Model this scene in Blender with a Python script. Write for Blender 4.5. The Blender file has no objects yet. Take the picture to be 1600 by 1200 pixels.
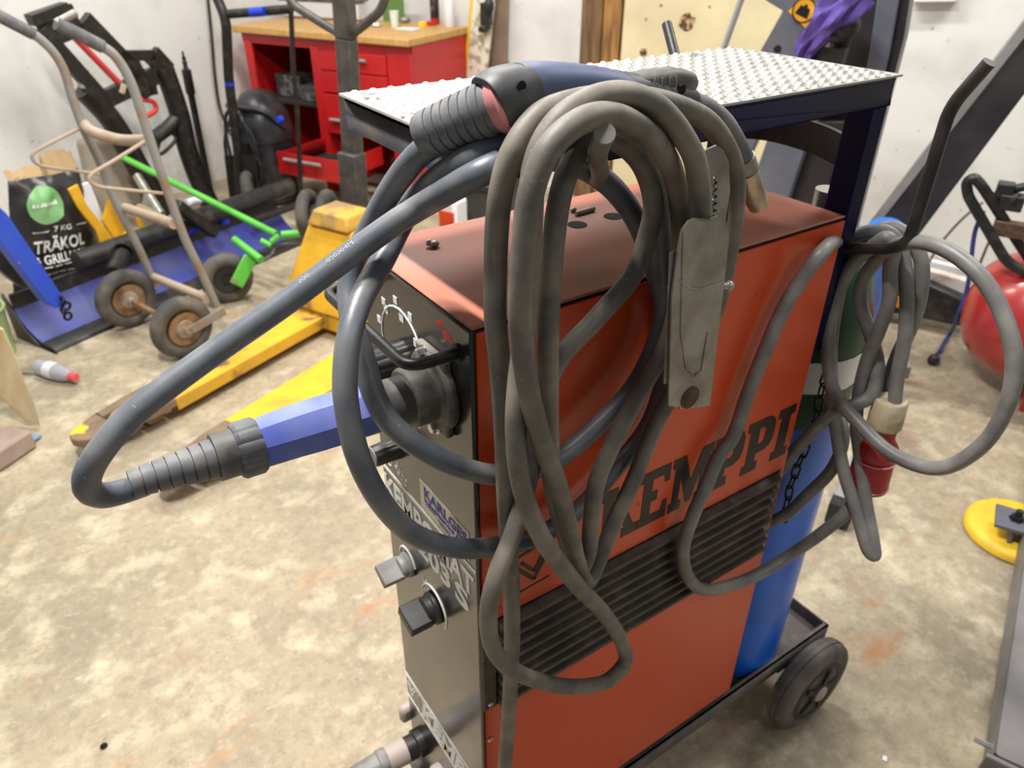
import bpy, bmesh, math, random
import numpy as np
from mathutils import Vector, Matrix, noise
random.seed(7)
V = Vector
scn = bpy.context.scene
COL = scn.collection
PI = math.pi

# ------------------------------------------------------------------ camera
CAM_R = [[0.8289160611794766, -0.5593615710667117, 0.003577196176076436],
         [-0.293407066002441, -0.44022584505578344, -0.848595014694737],
         [0.476246214828571, 0.7023644624827637, -0.5290309109142464]]
CC = V((-0.32212683, -0.5411275, 1.50944169))
FPX = 1172.57
cd = bpy.data.cameras.new('camera')
cam = bpy.data.objects.new('camera', cd)
COL.objects.link(cam)
scn.camera = cam
r0, r1, r2 = [V(r) for r in CAM_R]
cam.matrix_world = Matrix(((r0.x, -r1.x, -r2.x, CC.x), (r0.y, -r1.y, -r2.y, CC.y), (r0.z, -r1.z, -r2.z, CC.z), (0, 0, 0, 1)))
cd.sensor_width = 36.0
cd.lens = FPX / 1600 * 36
cd.clip_start = 0.02
cd.dof.use_dof = True
cd.dof.focus_distance = 0.70
cd.dof.aperture_fstop = 8.5

# ------------------------------------------------------------------ light
scn.view_settings.view_transform = 'Standard'
scn.view_settings.look = 'None'
scn.view_settings.gamma = 1
scn.view_settings.use_curve_mapping = False
scn.view_settings.exposure = 0.06
wd = bpy.data.worlds.new('workshop_air')
scn.world = wd
wd.use_nodes = True
wd.node_tree.nodes['Background'].inputs[0].default_value = (0.93, 0.96, 1.0, 1)
wd.node_tree.nodes['Background'].inputs[1].default_value = 0.20

NA = V((math.cos(math.radians(25)), math.sin(math.radians(25)), 0))   # towards the back wall
NB = V((-NA.y, NA.x, 0))                                             # towards the left wall
def W(a, b, z=0.0): return NA * a + NB * b + V((0, 0, z))

def area_lamp(name, p, length, width, watts, ang, col=(1.0, 0.97, 0.92)):
    l = bpy.data.lights.new(name, 'AREA'); l.shape = 'RECTANGLE'
    l.size = length; l.size_y = width; l.energy = watts; l.color = col
    o = bpy.data.objects.new(name, l); COL.objects.link(o)
    o.location = p; o.rotation_euler = (0, 0, math.radians(ang))
    return o
area_lamp('ceiling_or_fill_lamp', V((-0.36, 0.22, 3.1)), 0.34, 0.09, 54, 90)
area_lamp('ceiling_or_fill_lamp', V((-0.36, 0.66, 3.1)), 0.34, 0.09, 54, 90)
area_lamp('ceiling_or_fill_lamp', W(1.9, 1.3, 3.1), 1.2, 0.12, 62, 115)
area_lamp('ceiling_or_fill_lamp', W(1.5, 3.0, 3.1), 1.2, 0.12, 52, 115)  # unseen light set near the left wall to brighten it
area_lamp('ceiling_or_fill_lamp', V((0.9, -2.3, 3.1)), 1.2, 0.12, 17, 25)  # added fill light for the orange side panel, no fixture there
area_lamp('ceiling_or_fill_lamp', W(2.4, -0.9, 3.1), 1.2, 0.12, 50, 115)

# ------------------------------------------------------------------ helpers
def ray(u, v): return r0 * ((u - 800) / FPX) + r1 * ((v - 600) / FPX) + r2
def on(u, v, N, val):
    d = ray(u, v); return CC + d * ((val - CC.dot(N)) / d.dot(N))
EX, EY, EZ = V((1, 0, 0)), V((0, 1, 0)), V((0, 0, 1))
def UX(u, v, x): return on(u, v, EX, x)
def UY(u, v, y): return on(u, v, EY, y)
def UZ(u, v, z=0): return on(u, v, EZ, z)
def UA(u, v, a): return on(u, v, NA, a)
def UB(u, v, b): return on(u, v, NB, b)
def UD(u, v, d): return CC + ray(u, v) * d
def UP(u, v, p0, N): return on(u, v, N, p0.dot(N))

def s2l(c):
    c = c / 255.0
    return c / 12.92 if c <= 0.04045 else ((c + 0.055) / 1.055) ** 2.4
def rgb(r, g, b): return (s2l(r), s2l(g), s2l(b), 1)

MATS = {}
def mat(name, c, rough=0.5, spec=0.5, *, metal=0.0, c2=None, scale=8.0, lo=0.35, hi=0.65, bump=0.0, bscale=60.0, coat=0.0,
        c3=None, s3=40.0, lo3=0.6, hi3=0.7, trans=0.0, stretch=(1, 1, 1), rough2=None):
    m = bpy.data.materials.new(name); m.use_nodes = True
    nt = m.node_tree; N = nt.nodes; L = nt.links
    b = N['Principled BSDF']
    b.inputs['Base Color'].default_value = c
    b.inputs['Roughness'].default_value = rough
    b.inputs['Metallic'].default_value = metal
    b.inputs['Specular IOR Level'].default_value = spec
    if coat: b.inputs['Coat Weight'].default_value = coat; b.inputs['Coat Roughness'].default_value = 0.15
    if trans: b.inputs['Transmission Weight'].default_value = trans
    tc = N.new('ShaderNodeTexCoord'); mp = N.new('ShaderNodeMapping')
    mp.inputs['Scale'].default_value = stretch
    L.new(tc.outputs['Object'], mp.inputs['Vector'])
    last = None
    def noi(s, det=6):
        n = N.new('ShaderNodeTexNoise'); n.inputs['Scale'].default_value = s; n.inputs['Detail'].default_value = det
        L.new(mp.outputs['Vector'], n.inputs['Vector']); return n
    def ramp(n, lo, hi):
        r = N.new('ShaderNodeMapRange'); r.inputs['From Min'].default_value = lo; r.inputs['From Max'].default_value = hi
        L.new(n.outputs['Fac'], r.inputs['Value']); return r
    def mix(f, a, bcol):
        x = N.new('ShaderNodeMix'); x.data_type = 'RGBA'
        L.new(f.outputs['Result'], x.inputs[0])          # sockets 6/7 in and 2 out are the colour ones
        if isinstance(a, tuple): x.inputs[6].default_value = a
        else: L.new(a.outputs[2], x.inputs[6])
        x.inputs[7].default_value = bcol
        return x
    if c2 is not None:
        f = ramp(noi(scale), lo, hi); last = mix(f, c, c2)
        if rough2 is not None:
            rr = N.new('ShaderNodeMapRange'); rr.inputs['To Min'].default_value = rough; rr.inputs['To Max'].default_value = rough2
            L.new(f.outputs['Result'], rr.inputs['Value']); L.new(rr.outputs['Result'], b.inputs['Roughness'])
    if c3 is not None:
        last = mix(ramp(noi(s3), lo3, hi3), last if last else c, c3)
    if last:
        L.new(last.outputs[2], b.inputs['Base Color'])
    if bump:
        bn = N.new('ShaderNodeBump'); bn.inputs['Strength'].default_value = bump; bn.inputs['Distance'].default_value = 0.002
        L.new(noi(bscale).outputs['Fac'], bn.inputs['Height']); L.new(bn.outputs['Normal'], b.inputs['Normal'])
    MATS[name] = m
    return m

class MB:
    def __init__(s): s.v = []; s.f = []; s.sm = []
    def add(s, vs, fs, smooth=True):
        o = len(s.v); s.v += [V(x) for x in vs]
        for f in fs: s.f.append([i + o for i in f]); s.sm.append(smooth)
        return s
    def box(s, c, size, ax=None):
        ax = ax or (EX, EY, EZ); c = V(c)
        h = [ax[i] * (size[i] / 2) for i in range(3)]
        vs = [c + h[0] * i + h[1] * j + h[2] * k for i in (-1, 1) for j in (-1, 1) for k in (-1, 1)]
        return s.add(vs, [(0, 1, 3, 2), (4, 6, 7, 5), (0, 4, 5, 1), (2, 3, 7, 6), (0, 2, 6, 4), (1, 5, 7, 3)], False)
    def bb(s, lo, hi):
        lo, hi = V(lo), V(hi)
        return s.box((lo + hi) / 2, hi - lo)
    def bar(s, p, q, w, h, up=EZ):
        p, q = V(p), V(q); d = q - p; L = d.length; d.normalize()
        x = d.cross(up)
        if x.length < 1e-4: x = d.cross(EX)
        x.normalize(); y = x.cross(d)
        return s.box((p + q) / 2, (L, w, h), (d, x, y))
    def tube(s, pts, r, seg=12, caps=True, closed=False):
        pts = [V(p) for p in pts]; n = len(pts)
        R = r if isinstance(r, (list, tuple)) else [r] * n
        T = []
        for i in range(n):
            a = pts[(i - 1) % n] if (closed or i > 0) else pts[i]
            b = pts[(i + 1) % n] if (closed or i < n - 1) else pts[i]
            t = b - a
            T.append(t.normalized() if t.length > 1e-9 else (T[-1] if T else EX.copy()))
        u = T[0].orthogonal().normalized(); rings = []
        for i in range(n):
            u = u - T[i] * u.dot(T[i])
            u = u.normalized() if u.length > 1e-6 else T[i].orthogonal().normalized()
            w = T[i].cross(u)
            rings.append([pts[i] + (u * math.cos(2 * PI * k / seg) + w * math.sin(2 * PI * k / seg)) * R[i] for k in range(seg)])
        vs = [p for g in rings for p in g]; fs = []
        for i in range(n if closed else n - 1):
            j = (i + 1) % n
            for k in range(seg):
                k2 = (k + 1) % seg
                fs.append((i * seg + k, i * seg + k2, j * seg + k2, j * seg + k))
        s.add(vs, fs)
        if caps and not closed:
            o = len(s.v) - len(vs)
            s.f.append([o + k for k in range(seg)][::-1]); s.sm.append(False)
            s.f.append([o + (n - 1) * seg + k for k in range(seg)]); s.sm.append(False)
        return s
    def lathe(s, o, ax, prof, seg=28, rib=None):
        """prof: (height, radius); rib: function(angle index, seg) -> radius factor"""
        o = V(o); ax = V(ax).normalized(); u = ax.orthogonal().normalized(); w = ax.cross(u)
        vs = []; fs = []
        for h, r in prof:
            for k in range(seg):
                a = 2 * PI * k / seg; rr = r * (rib(k) if rib else 1)
                vs.append(o + ax * h + (u * math.cos(a) + w * math.sin(a)) * rr)
        n = len(prof)
        for i in range(n - 1):
            for k in range(seg):
                k2 = (k + 1) % seg
                fs.append((i * seg + k, i * seg + k2, (i + 1) * seg + k2, (i + 1) * seg + k))
        fs.append(tuple(range(seg))[::-1]); fs.append(tuple((n - 1) * seg + k for k in range(seg)))
        return s.add(vs, fs)
    def prism(s, poly, vec):
        poly = [V(p) for p in poly]; vec = V(vec); n = len(poly)
        vs = poly + [p + vec for p in poly]
        fs = [tuple(range(n))[::-1], tuple(range(n, 2 * n))]
        for i in range(n):
            j = (i + 1) % n; fs.append((i, j, n + j, n + i))
        return s.add(vs, fs, False)
    def ball(s, c, rad, seg=14, rings=9, ax=None):
        c = V(c); ax = ax or (EX, EY, EZ)
        if not isinstance(rad, (tuple, list)): rad = (rad,) * 3
        vs = []; fs = []
        for i in range(rings + 1):
            t = PI * i / rings
            for k in range(seg):
                a = 2 * PI * k / seg
                vs.append(c + ax[0] * (rad[0] * math.sin(t) * math.cos(a)) + ax[1] * (rad[1] * math.sin(t) * math.sin(a)) + ax[2] * (rad[2] * math.cos(t)))
        for i in range(rings):
            for k in range(seg):
                k2 = (k + 1) % seg
                fs.append((i * seg + k, (i + 1) * seg + k, (i + 1) * seg + k2, i * seg + k2))
        return s.add(vs, fs)
    def torus(s, c, ax, R, r, seg=36, rs=12, sq=1.0):
        c = V(c); ax = V(ax).normalized(); u = ax.orthogonal().normalized(); w = ax.cross(u)
        vs = []; fs = []
        for i in range(seg):
            a = 2 * PI * i / seg; d = u * math.cos(a) + w * math.sin(a)
            for k in range(rs):
                b = 2 * PI * k / rs
                cx, sx = math.cos(b), math.sin(b)
                if sq != 1.0:
                    q = max(abs(cx), abs(sx)) ** 0.6; cx /= q; sx /= q
                vs.append(c + d * (R + r * cx) + ax * (r * sq * sx))
        for i in range(seg):
            j = (i + 1) % seg
            for k in range(rs):
                k2 = (k + 1) % rs
                fs.append((i * rs + k, j * rs + k, j * rs + k2, i * rs + k2))
        return s.add(vs, fs)
    def mesh(s, name, m, org):
        me = bpy.data.meshes.new(name)
        me.from_pydata([tuple(p - org) for p in s.v], [], s.f)
        bm = bmesh.new(); bm.from_mesh(me)
        bmesh.ops.remove_doubles(bm, verts=bm.verts, dist=1e-6)
        bmesh.ops.recalc_face_normals(bm, faces=bm.faces)
        for f in bm.faces: f.smooth = True
        for e in bm.edges:
            if len(e.link_faces) == 2 and e.calc_face_angle(0) > math.radians(38): e.smooth = False
        bm.to_mesh(me); bm.free()
        me.materials.append(m)
        return me
    def build(s, name, m, parent=None, base=None, bevel=0.0, bseg=2):
        org = ORG[parent] if parent is not None else V(base if base is not None else (0, 0, 0))
        o = bpy.data.objects.new(name, s.mesh(name, m, org)); COL.objects.link(o)
        if parent is not None: o.parent = parent
        else: o.location = org
        ORG[o] = org
        if bevel:
            md = o.modifiers.new('bevel', 'BEVEL'); md.width = bevel; md.segments = bseg; md.limit_method = 'ANGLE'; md.angle_limit = math.radians(40)
        return o
ORG = {}
def tag(o, label, cat, group=None):
    o['label'] = label; o['category'] = cat
    if group: o['group'] = group
    return o
def thing(name, base, label, cat, group=None):
    o = bpy.data.objects.new(name, None); COL.objects.link(o); o.location = V(base); ORG[o] = V(base)
    o.empty_display_size = 0.05
    return tag(o, label, cat, group)
def struct(o): o['kind'] = 'structure'; return o

def spline(pts, per=8, closed=False):
    P = [V(p) for p in pts]; n = len(P); out = []
    def g(i): return P[i % n] if closed else P[max(0, min(n - 1, i))]
    for i in range(n if closed else n - 1):
        p0, p1, p2, p3 = g(i - 1), g(i), g(i + 1), g(i + 2)
        # centripetal
        t0 = 0; t1 = t0 + max((p1 - p0).length, 1e-4) ** .5; t2 = t1 + max((p2 - p1).length, 1e-4) ** .5; t3 = t2 + max((p3 - p2).length, 1e-4) ** .5
        for k in range(per):
            t = t1 + (t2 - t1) * k / per
            a1 = p0 * ((t1 - t) / (t1 - t0)) + p1 * ((t - t0) / (t1 - t0)); a2 = p1 * ((t2 - t) / (t2 - t1)) + p2 * ((t - t1) / (t2 - t1)); a3 = p2 * ((t3 - t) / (t3 - t2)) + p3 * ((t - t2) / (t3 - t2))
            b1 = a1 * ((t2 - t) / (t2 - t0)) + a2 * ((t - t0) / (t2 - t0)); b2 = a2 * ((t3 - t) / (t3 - t1)) + a3 * ((t - t1) / (t3 - t1))
            out.append(b1 * ((t2 - t) / (t2 - t1)) + b2 * ((t - t1) / (t2 - t1)))
    if not closed: out.append(P[-1])
    return out
def fillet(pts, r=0.03, k=5):
    P = [V(p) for p in pts]; out = [P[0]]
    for i in range(1, len(P) - 1):
        a, b, c = P[i - 1], P[i], P[i + 1]
        d = min(r, (a - b).length * .45, (c - b).length * .45)
        s = b + (a - b).normalized() * d; e = b + (c - b).normalized() * d
        for j in range(k + 1):
            t = j / k; out.append(s * (1 - t) ** 2 + b * 2 * t * (1 - t) + e * t * t)
    out.append(P[-1]); return out

def text_mb(txt, h, right, up, origin, depth=0.0008, align='LEFT', shear=0.0, width=None, spacing=1.0, bold=0.0, warp=None):
    """text as a thin raised mesh; origin = left end of the baseline; h = cap height"""
    cu = bpy.data.curves.new('t', 'FONT'); cu.body = txt; cu.size = 1.0; cu.align_x = align; cu.shear = shear
    cu.space_character = spacing; cu.offset = bold; cu.resolution_u = 3; cu.fill_mode = 'FRONT'
    to = bpy.data.objects.new('t', cu); COL.objects.link(to)
    dg = bpy.context.evaluated_depsgraph_get(); ev = to.evaluated_get(dg); me = ev.to_mesh()
    right, up, origin = V(right), V(up), V(origin); nrm = right.cross(up)
    xs = [v.co.x for v in me.vertices] or [0]
    sc = h / 0.70
    sx = sc if width is None else width / max(1e-6, (max(xs) - min(xs)))
    x0 = min(xs) if width is not None else 0
    mb = MB(); fs = [tuple(p.vertices) for p in me.polygons]
    vs = []
    for v in me.vertices:
        X, Yv = (v.co.x - x0) * sx, v.co.y * sc
        vs.append(warp(X, Yv) if warp else origin + right * X + up * Yv)
    top = [p + nrm * depth for p in vs]
    mb.add(top, fs, False)
    from collections import Counter
    cnt = Counter()
    for f in fs:
        for i in range(len(f)): cnt[(f[i], f[(i + 1) % len(f)])] += 1
    n = len(mb.v); mb.v += vs
    for (a, b) in list(cnt):
        if (b, a) not in cnt: mb.f.append([b, a, a + n, b + n]); mb.sm.append(False)
    ev.to_mesh_clear(); bpy.data.objects.remove(to); bpy.data.curves.remove(cu)
    return mb

# ------------------------------------------------------------------ materials
M = MATS
mat('concrete', rgb(170, 156, 131), 0.72, c2=rgb(142, 131, 111), scale=2.2, lo=0.42, hi=0.66, c3=rgb(200, 188, 162), s3=9, lo3=0.5, hi3=0.72, bump=0.25, bscale=90)
mat('plaster', rgb(226, 226, 222), 0.8, c2=rgb(206, 206, 202), scale=3.5, lo=0.5, hi=0.75, c3=rgb(150, 145, 135), s3=28, lo3=0.69, hi3=0.75, bump=0.35, bscale=35)
mat('cream_board', rgb(226, 212, 172), 0.65, c2=rgb(210, 196, 158), scale=4, c3=rgb(150, 130, 95), s3=22, lo3=0.72, hi3=0.78)
mat('raw_wood', rgb(176, 128, 68), 0.8, c2=rgb(108, 78, 48), scale=30, lo=0.4, hi=0.62, stretch=(1, 1, 0.12), bump=0.4, bscale=60)
mat('post_wood', rgb(128, 98, 66), 0.85, c2=rgb(92, 68, 46), scale=30, lo=0.4, hi=0.62, stretch=(1, 1, 0.12), bump=0.4, bscale=60)
mat('hole_brown', rgb(84, 62, 40), 0.9, c2=rgb(190, 165, 120), scale=40, lo=0.5, hi=0.56)
mat('orange_paint', rgb(214, 80, 36), 0.34, c2=rgb(208, 76, 36), scale=4, lo=0.35, hi=0.7, c3=rgb(110, 44, 26), s3=42, lo3=0.71, hi3=0.76, coat=0.15, bump=0.02, bscale=200)
mat('orange_dusty_shaded', rgb(184, 102, 76), 0.55, c2=rgb(146, 110, 96), scale=7, lo=0.35, hi=0.7, bump=0.05, bscale=300)  # lid colour: dust, with some of the shelf's shade mixed into the brown
mat('panel_black', rgb(30, 28, 26), 0.2, c2=rgb(50, 46, 42), scale=9, lo=0.4, hi=0.75, coat=0.3, rough2=0.32, bump=0.015, bscale=60)
mat('black_plastic', rgb(30, 30, 32), 0.45, c2=rgb(52, 50, 48), scale=30, lo=0.5, hi=0.75)
mat('grey_plastic', rgb(140, 138, 136), 0.5, c2=rgb(112, 110, 108), scale=25)
mat('pale_plastic', rgb(172, 158, 150), 0.55)
mat('dusty_black', rgb(78, 76, 74), 0.55, c2=rgb(134, 129, 121), scale=28, lo=0.45, hi=0.72, bump=0.1, bscale=200)
mat('grille_black', rgb(46, 42, 38), 0.5, c2=rgb(78, 68, 58), scale=30, lo=0.45, hi=0.75)
mat('grille_brown', rgb(70, 62, 55), 0.5, c2=rgb(104, 92, 80), scale=30, lo=0.45, hi=0.75)
mat('white_print', rgb(240, 240, 236), 0.6)
mat('handle_grey', rgb(62, 63, 66), 0.5, c2=rgb(88, 88, 88), scale=20, lo=0.5, hi=0.75)
mat('faint_print', rgb(150, 152, 156), 0.5)
mat('black_print', rgb(26, 24, 22), 0.4, c2=rgb(44, 36, 30), scale=50, lo=0.55, hi=0.7)
mat('blue_print', rgb(52, 52, 140), 0.6)
mat('sticker', rgb(206, 196, 176), 0.6)
mat('rubber_cable', rgb(92, 89, 84), 0.55, c2=rgb(140, 131, 118), scale=22, lo=0.4, hi=0.75, c3=rgb(150, 146, 140), s3=260, lo3=0.68, hi3=0.74, bump=0.08, bscale=180)
mat('rubber_cable_blue', rgb(84, 90, 100), 0.42, c2=rgb(128, 128, 126), scale=16, lo=0.42, hi=0.78, c3=rgb(165, 165, 165), s3=300, lo3=0.7, hi3=0.75, bump=0.06, bscale=180)
mat('mains_rubber', rgb(104, 103, 102), 0.45, c2=rgb(142, 140, 136), scale=20, lo=0.4, hi=0.75, bump=0.06, bscale=150)
mat('boot_rubber', rgb(92, 93, 97), 0.6, c2=rgb(126, 124, 121), scale=35, lo=0.45, hi=0.75, bump=0.1, bscale=220)
mat('grip_blue', rgb(84, 100, 186), 0.5, c2=rgb(124, 134, 186), scale=14, lo=0.45, hi=0.75, bump=0.05, bscale=260)
mat('handle_blue', rgb(62, 72, 104), 0.5, c2=rgb(88, 94, 112), scale=18, lo=0.42, hi=0.72)
mat('pink_rubber', rgb(202, 130, 132), 0.6)
mat('red_paint_knob', rgb(190, 40, 40), 0.5)
mat('galvanised', rgb(164, 163, 156), 0.42, metal=0.6, c2=rgb(128, 123, 112), scale=26, lo=0.4, hi=0.7, bump=0.15, bscale=90)
mat('rusty', rgb(100, 70, 52), 0.8, c2=rgb(70, 54, 46), scale=60)
mat('nozzle_copper', rgb(214, 200, 176), 0.3, metal=0.8, c2=rgb(160, 144, 130), scale=40)
mat('bright_steel', rgb(205, 205, 205), 0.3, metal=0.9)
mat('tread_alu', rgb(212, 211, 207), 0.36, metal=0.8, c2=rgb(192, 189, 182), scale=12)
mat('navy_steel', rgb(12, 12, 54), 0.42, c2=rgb(16, 15, 34), scale=16, lo=0.45, hi=0.7, spec=.15)
mat('navy_dusty', rgb(44, 42, 50), 0.6, c2=rgb(74, 68, 64), scale=18, lo=0.4, hi=0.65, c3=rgb(36, 36, 84), s3=22, lo3=0.58, hi3=0.62)
mat('black_steel', rgb(26, 25, 25), 0.42, c2=rgb(52, 48, 46), scale=28, lo=0.5, hi=0.72)
mat('grey_peg', rgb(124, 122, 118), 0.5, c2=rgb(94, 90, 84), scale=40)
mat('chassis_grey', rgb(84, 76, 72), 0.55, c2=rgb(112, 100, 92), scale=22, lo=0.45, hi=0.7)
mat('tyre_solid', rgb(78, 74, 71), 0.7, c2=rgb(116, 109, 102), scale=18, lo=0.4, hi=0.7, bump=0.12, bscale=130)
mat('tyre_dusty', rgb(72, 70, 68), 0.75, c2=rgb(120, 112, 100), scale=9, lo=0.45, hi=0.75, bump=0.1, bscale=100)
mat('hub_black', rgb(40, 38, 36), 0.6)
mat('gas_blue', rgb(24, 112, 230), 0.34, c2=rgb(22, 98, 208), scale=10, coat=0.2, c3=rgb(150, 150, 140), s3=26, lo3=0.74, hi3=0.78)
mat('gas_green', rgb(34, 72, 52), 0.35)
mat('chain_black', rgb(34, 32, 30), 0.4, metal=0.6)
mat('plug_red', rgb(176, 32, 36), 0.4, c2=rgb(140, 28, 32), scale=14)
mat('plug_cream', rgb(190, 176, 146), 0.6, c2=rgb(146, 132, 104), scale=30, lo=0.45, hi=0.65)
mat('hole_black', rgb(10, 9, 9), 0.9)

# ------------------------------------------------------------------ setting
fl = MB().box(W(1.6, 0.2, -0.025), (8, 9, 0.05), (NA, NB, EZ)).build('floor', M['concrete']); struct(fl)
# richer concrete: rust streaks, dark patches, white scuffs
nt = M['concrete'].node_tree; Nn = nt.nodes; Ln = nt.links; bs = Nn['Principled BSDF']
prev = bs.inputs['Base Color'].links[0].from_socket
tcn = Nn.new('ShaderNodeTexCoord')
def floor_layer(prev, col, scale, lo, hi, det=6, rot=0.0, st=(1, 1, 1), amt=1.0, rough=0.6):
    mp = Nn.new('ShaderNodeMapping'); mp.inputs['Rotation'].default_value = (0, 0, rot); mp.inputs['Scale'].default_value = st
    mp.inputs['Location'].default_value = (scale * 1.3, lo * 17, 0)
    Ln.new(tcn.outputs['Object'], mp.inputs['Vector'])
    n = Nn.new('ShaderNodeTexNoise'); n.inputs['Scale'].default_value = scale; n.inputs['Detail'].default_value = det; n.inputs['Roughness'].default_value = rough
    Ln.new(mp.outputs['Vector'], n.inputs['Vector'])
    r = Nn.new('ShaderNodeMapRange'); r.inputs['From Min'].default_value = lo; r.inputs['From Max'].default_value = hi; r.inputs['To Max'].default_value = amt
    Ln.new(n.outputs['Fac'], r.inputs['Value'])
    x = Nn.new('ShaderNodeMix'); x.data_type = 'RGBA'
    Ln.new(r.outputs['Result'], x.inputs[0]); Ln.new(prev, x.inputs[6]); x.inputs[7].default_value = col
    return x.outputs[2]
prev = floor_layer(prev, rgb(128, 118, 100), 26, 0.47, 0.66, 10, amt=0.75, rough=0.8)
prev = floor_layer(prev, rgb(196, 183, 157), 34, 0.52, 0.68, 10, amt=0.7, rough=0.8)
prev = floor_layer(prev, rgb(178, 120, 70), 3.6, 0.60, 0.74, 5, 0.5, (1, 2.2, 1), 0.75)
prev = floor_layer(prev, rgb(150, 104, 84), 2.6, 0.62, 0.72, 6, 1.0, (1.6, 1, 1), 0.6)
prev = floor_layer(prev, rgb(226, 218, 200), 5.5, 0.62, 0.72, 10, 0.4, (1, 3, 1), 0.8, 0.75)
prev = floor_layer(prev, rgb(128, 118, 100), 1.3, 0.58, 0.72, 5, amt=0.45)
prev = floor_layer(prev, rgb(104, 98, 88), 60, 0.66, 0.72, 4, amt=0.6)
Ln.new(prev, bs.inputs['Base Color'])

struct(MB().box(W(3.83, -0.8, 1.25), (0.1, 9.6, 2.5), (NA, NB, EZ)).build('wall_back', M['plaster']))
struct(MB().box(W(0.83, 3.95, 1.25), (5.9, 0.1, 2.5), (NA, NB, EZ)).build('wall_left', M['plaster']))
# bare post and cream board door on the back wall
pL, pR = UA(908, 60, 3.72), UA(940, 60, 3.72)
b0, b1 = pL.dot(NB), pR.dot(NB)
mb = MB(); mb.box(W(3.74, (b0 + b1) / 2, 1.2), (0.07, abs(b0 - b1), 2.4), (NA, NB, EZ)); struct(mb.build('trim_1', M['post_wood'], base=W(3.74, (b0 + b1) / 2, 0), bevel=0.006))
b3 = UA(967, 60, 3.72).dot(NB); mb = MB(); mb.box(W(3.75, (b1 + b3) / 2, 1.2), (0.06, abs(b3 - b1) - .002, 2.4), (NA, NB, EZ)); struct(mb.build('trim_2', M['raw_wood'], base=W(3.75, (b1 + b3) / 2, 0), bevel=0.006))
b2 = UA(972, 60, 3.73).dot(NB)
mb = MB(); mb.box(W(3.755, b2 - 0.60, 1.2), (0.05, 1.20, 2.4), (NA, NB, EZ)); dr = struct(mb.build('door_1', M['cream_board'], base=W(3.755, b2 - 0.60, 0)))
for (u, v, r) in ((1073, 35, .045), (1005, 82, .022), (1033, 9, .008), (1108, 11, .008), (1009, 31, .009)):
    c = UA(u, v, 3.729); pts = [c + (NB * math.cos(a) + EZ * math.sin(a)) * r * (1 + .35 * noise.noise(V((a * 2, r * 90, 0)))) for a in [2 * PI * k / 14 for k in range(14)]]
    MB().prism(pts, NA * .004).build('chipped_hole', M['hole_brown'], dr)

# ------------------------------------------------------------------ welding machine
LX, WY, ZB, ZT = 0.5686, 0.255, 0.206, 1.18
wm = thing('welding_machine', (0.3, 0.13, 0.0), 'orange and black wheeled welding machine under the tread plate shelf', 'welding machine')
MB().bb((0.004, 0.004, ZB), (LX - 0.004, WY - 0.004, ZT - 0.006)).build('cabinet', M['black_steel'], wm)
fp = MB().bb((-0.003, 0.0, ZB - 0.01), (0.004, WY, ZT - 0.004)).build('front_panel', M['panel_black'], wm, bevel=0.003)
# side panel with a window for the grille
gx0, gx1, gz0, gz1 = 0.0, 0.562, 0.595, 0.766
mb = MB()
mb.bb((0.003, -0.002, gz1), (LX, 0.004, ZT - 0.007)); mb.bb((0.003, -0.002, ZB), (LX, 0.004, gz0))
mb.bb((gx1, -0.002, gz0), (LX, 0.004, gz1))
sp = mb.build('side_panel', M['orange_paint'], wm)
sp['label'] = 'orange side panel'
MB().bb((0.003, WY - 0.004, ZB), (LX, WY + 0.002, ZT - 0.007)).build('side_panel', M['orange_paint'], wm)
tp = MB().bb((-0.002, -0.001, ZT - 0.003), (LX, WY + 0.001, ZT)).build('top_panel', M['orange_dusty_shaded'], wm, bevel=0.002)
MB().bb((0.0, 0.001, ZT - 0.008), (LX + 0.001, WY, ZT - 0.0032)).build('lid_gap_strip', M['hole_black'], wm)  # black strip put in for the dark gap under the lid
MB().bb((LX - 0.004, 0.002, ZB), (LX + 0.002, WY - 0.002, ZT - 0.004)).build('rear_panel', M['black_steel'], wm)
# grille
mb = MB(); mb.bb((0.0, -0.003, gz0), (0.020, 0.003, gz1 + 0.004)); mb.bb((gx1 - 0.006, -0.003, gz0), (gx1, 0.003, gz1)); 
MB().bb((0.02, 0.001, gz0), (gx1, 0.003, gz1)).build('grille_back', M['hole_black'], wm)
ns = 8; pitch = (gz1 - gz0) / ns
for i in range(ns):
    z = gz0 + pitch * (i + 0.5)
    mb.prism([(0.022, 0.001, z - pitch * 0.36), (0.022, -0.011, z - pitch * 0.34), (0.022, -0.014, z - pitch * 0.18), (0.022, -0.013, z + pitch * 0.04), (0.022, 0.001, z + pitch * 0.22)], (gx1 - 0.030, 0, 0))
mb.build('grille', M['grille_brown'], wm, bevel=0.001)
for (x, z) in ((0.010, 0.606), (0.008, 0.527), (0.010, 0.757), (0.560, 0.7)):
    MB().ball((x, -0.0035, z), (0.004, 0.0025, 0.004), 10, 6).build('screw', M['bright_steel'], wm)
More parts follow.
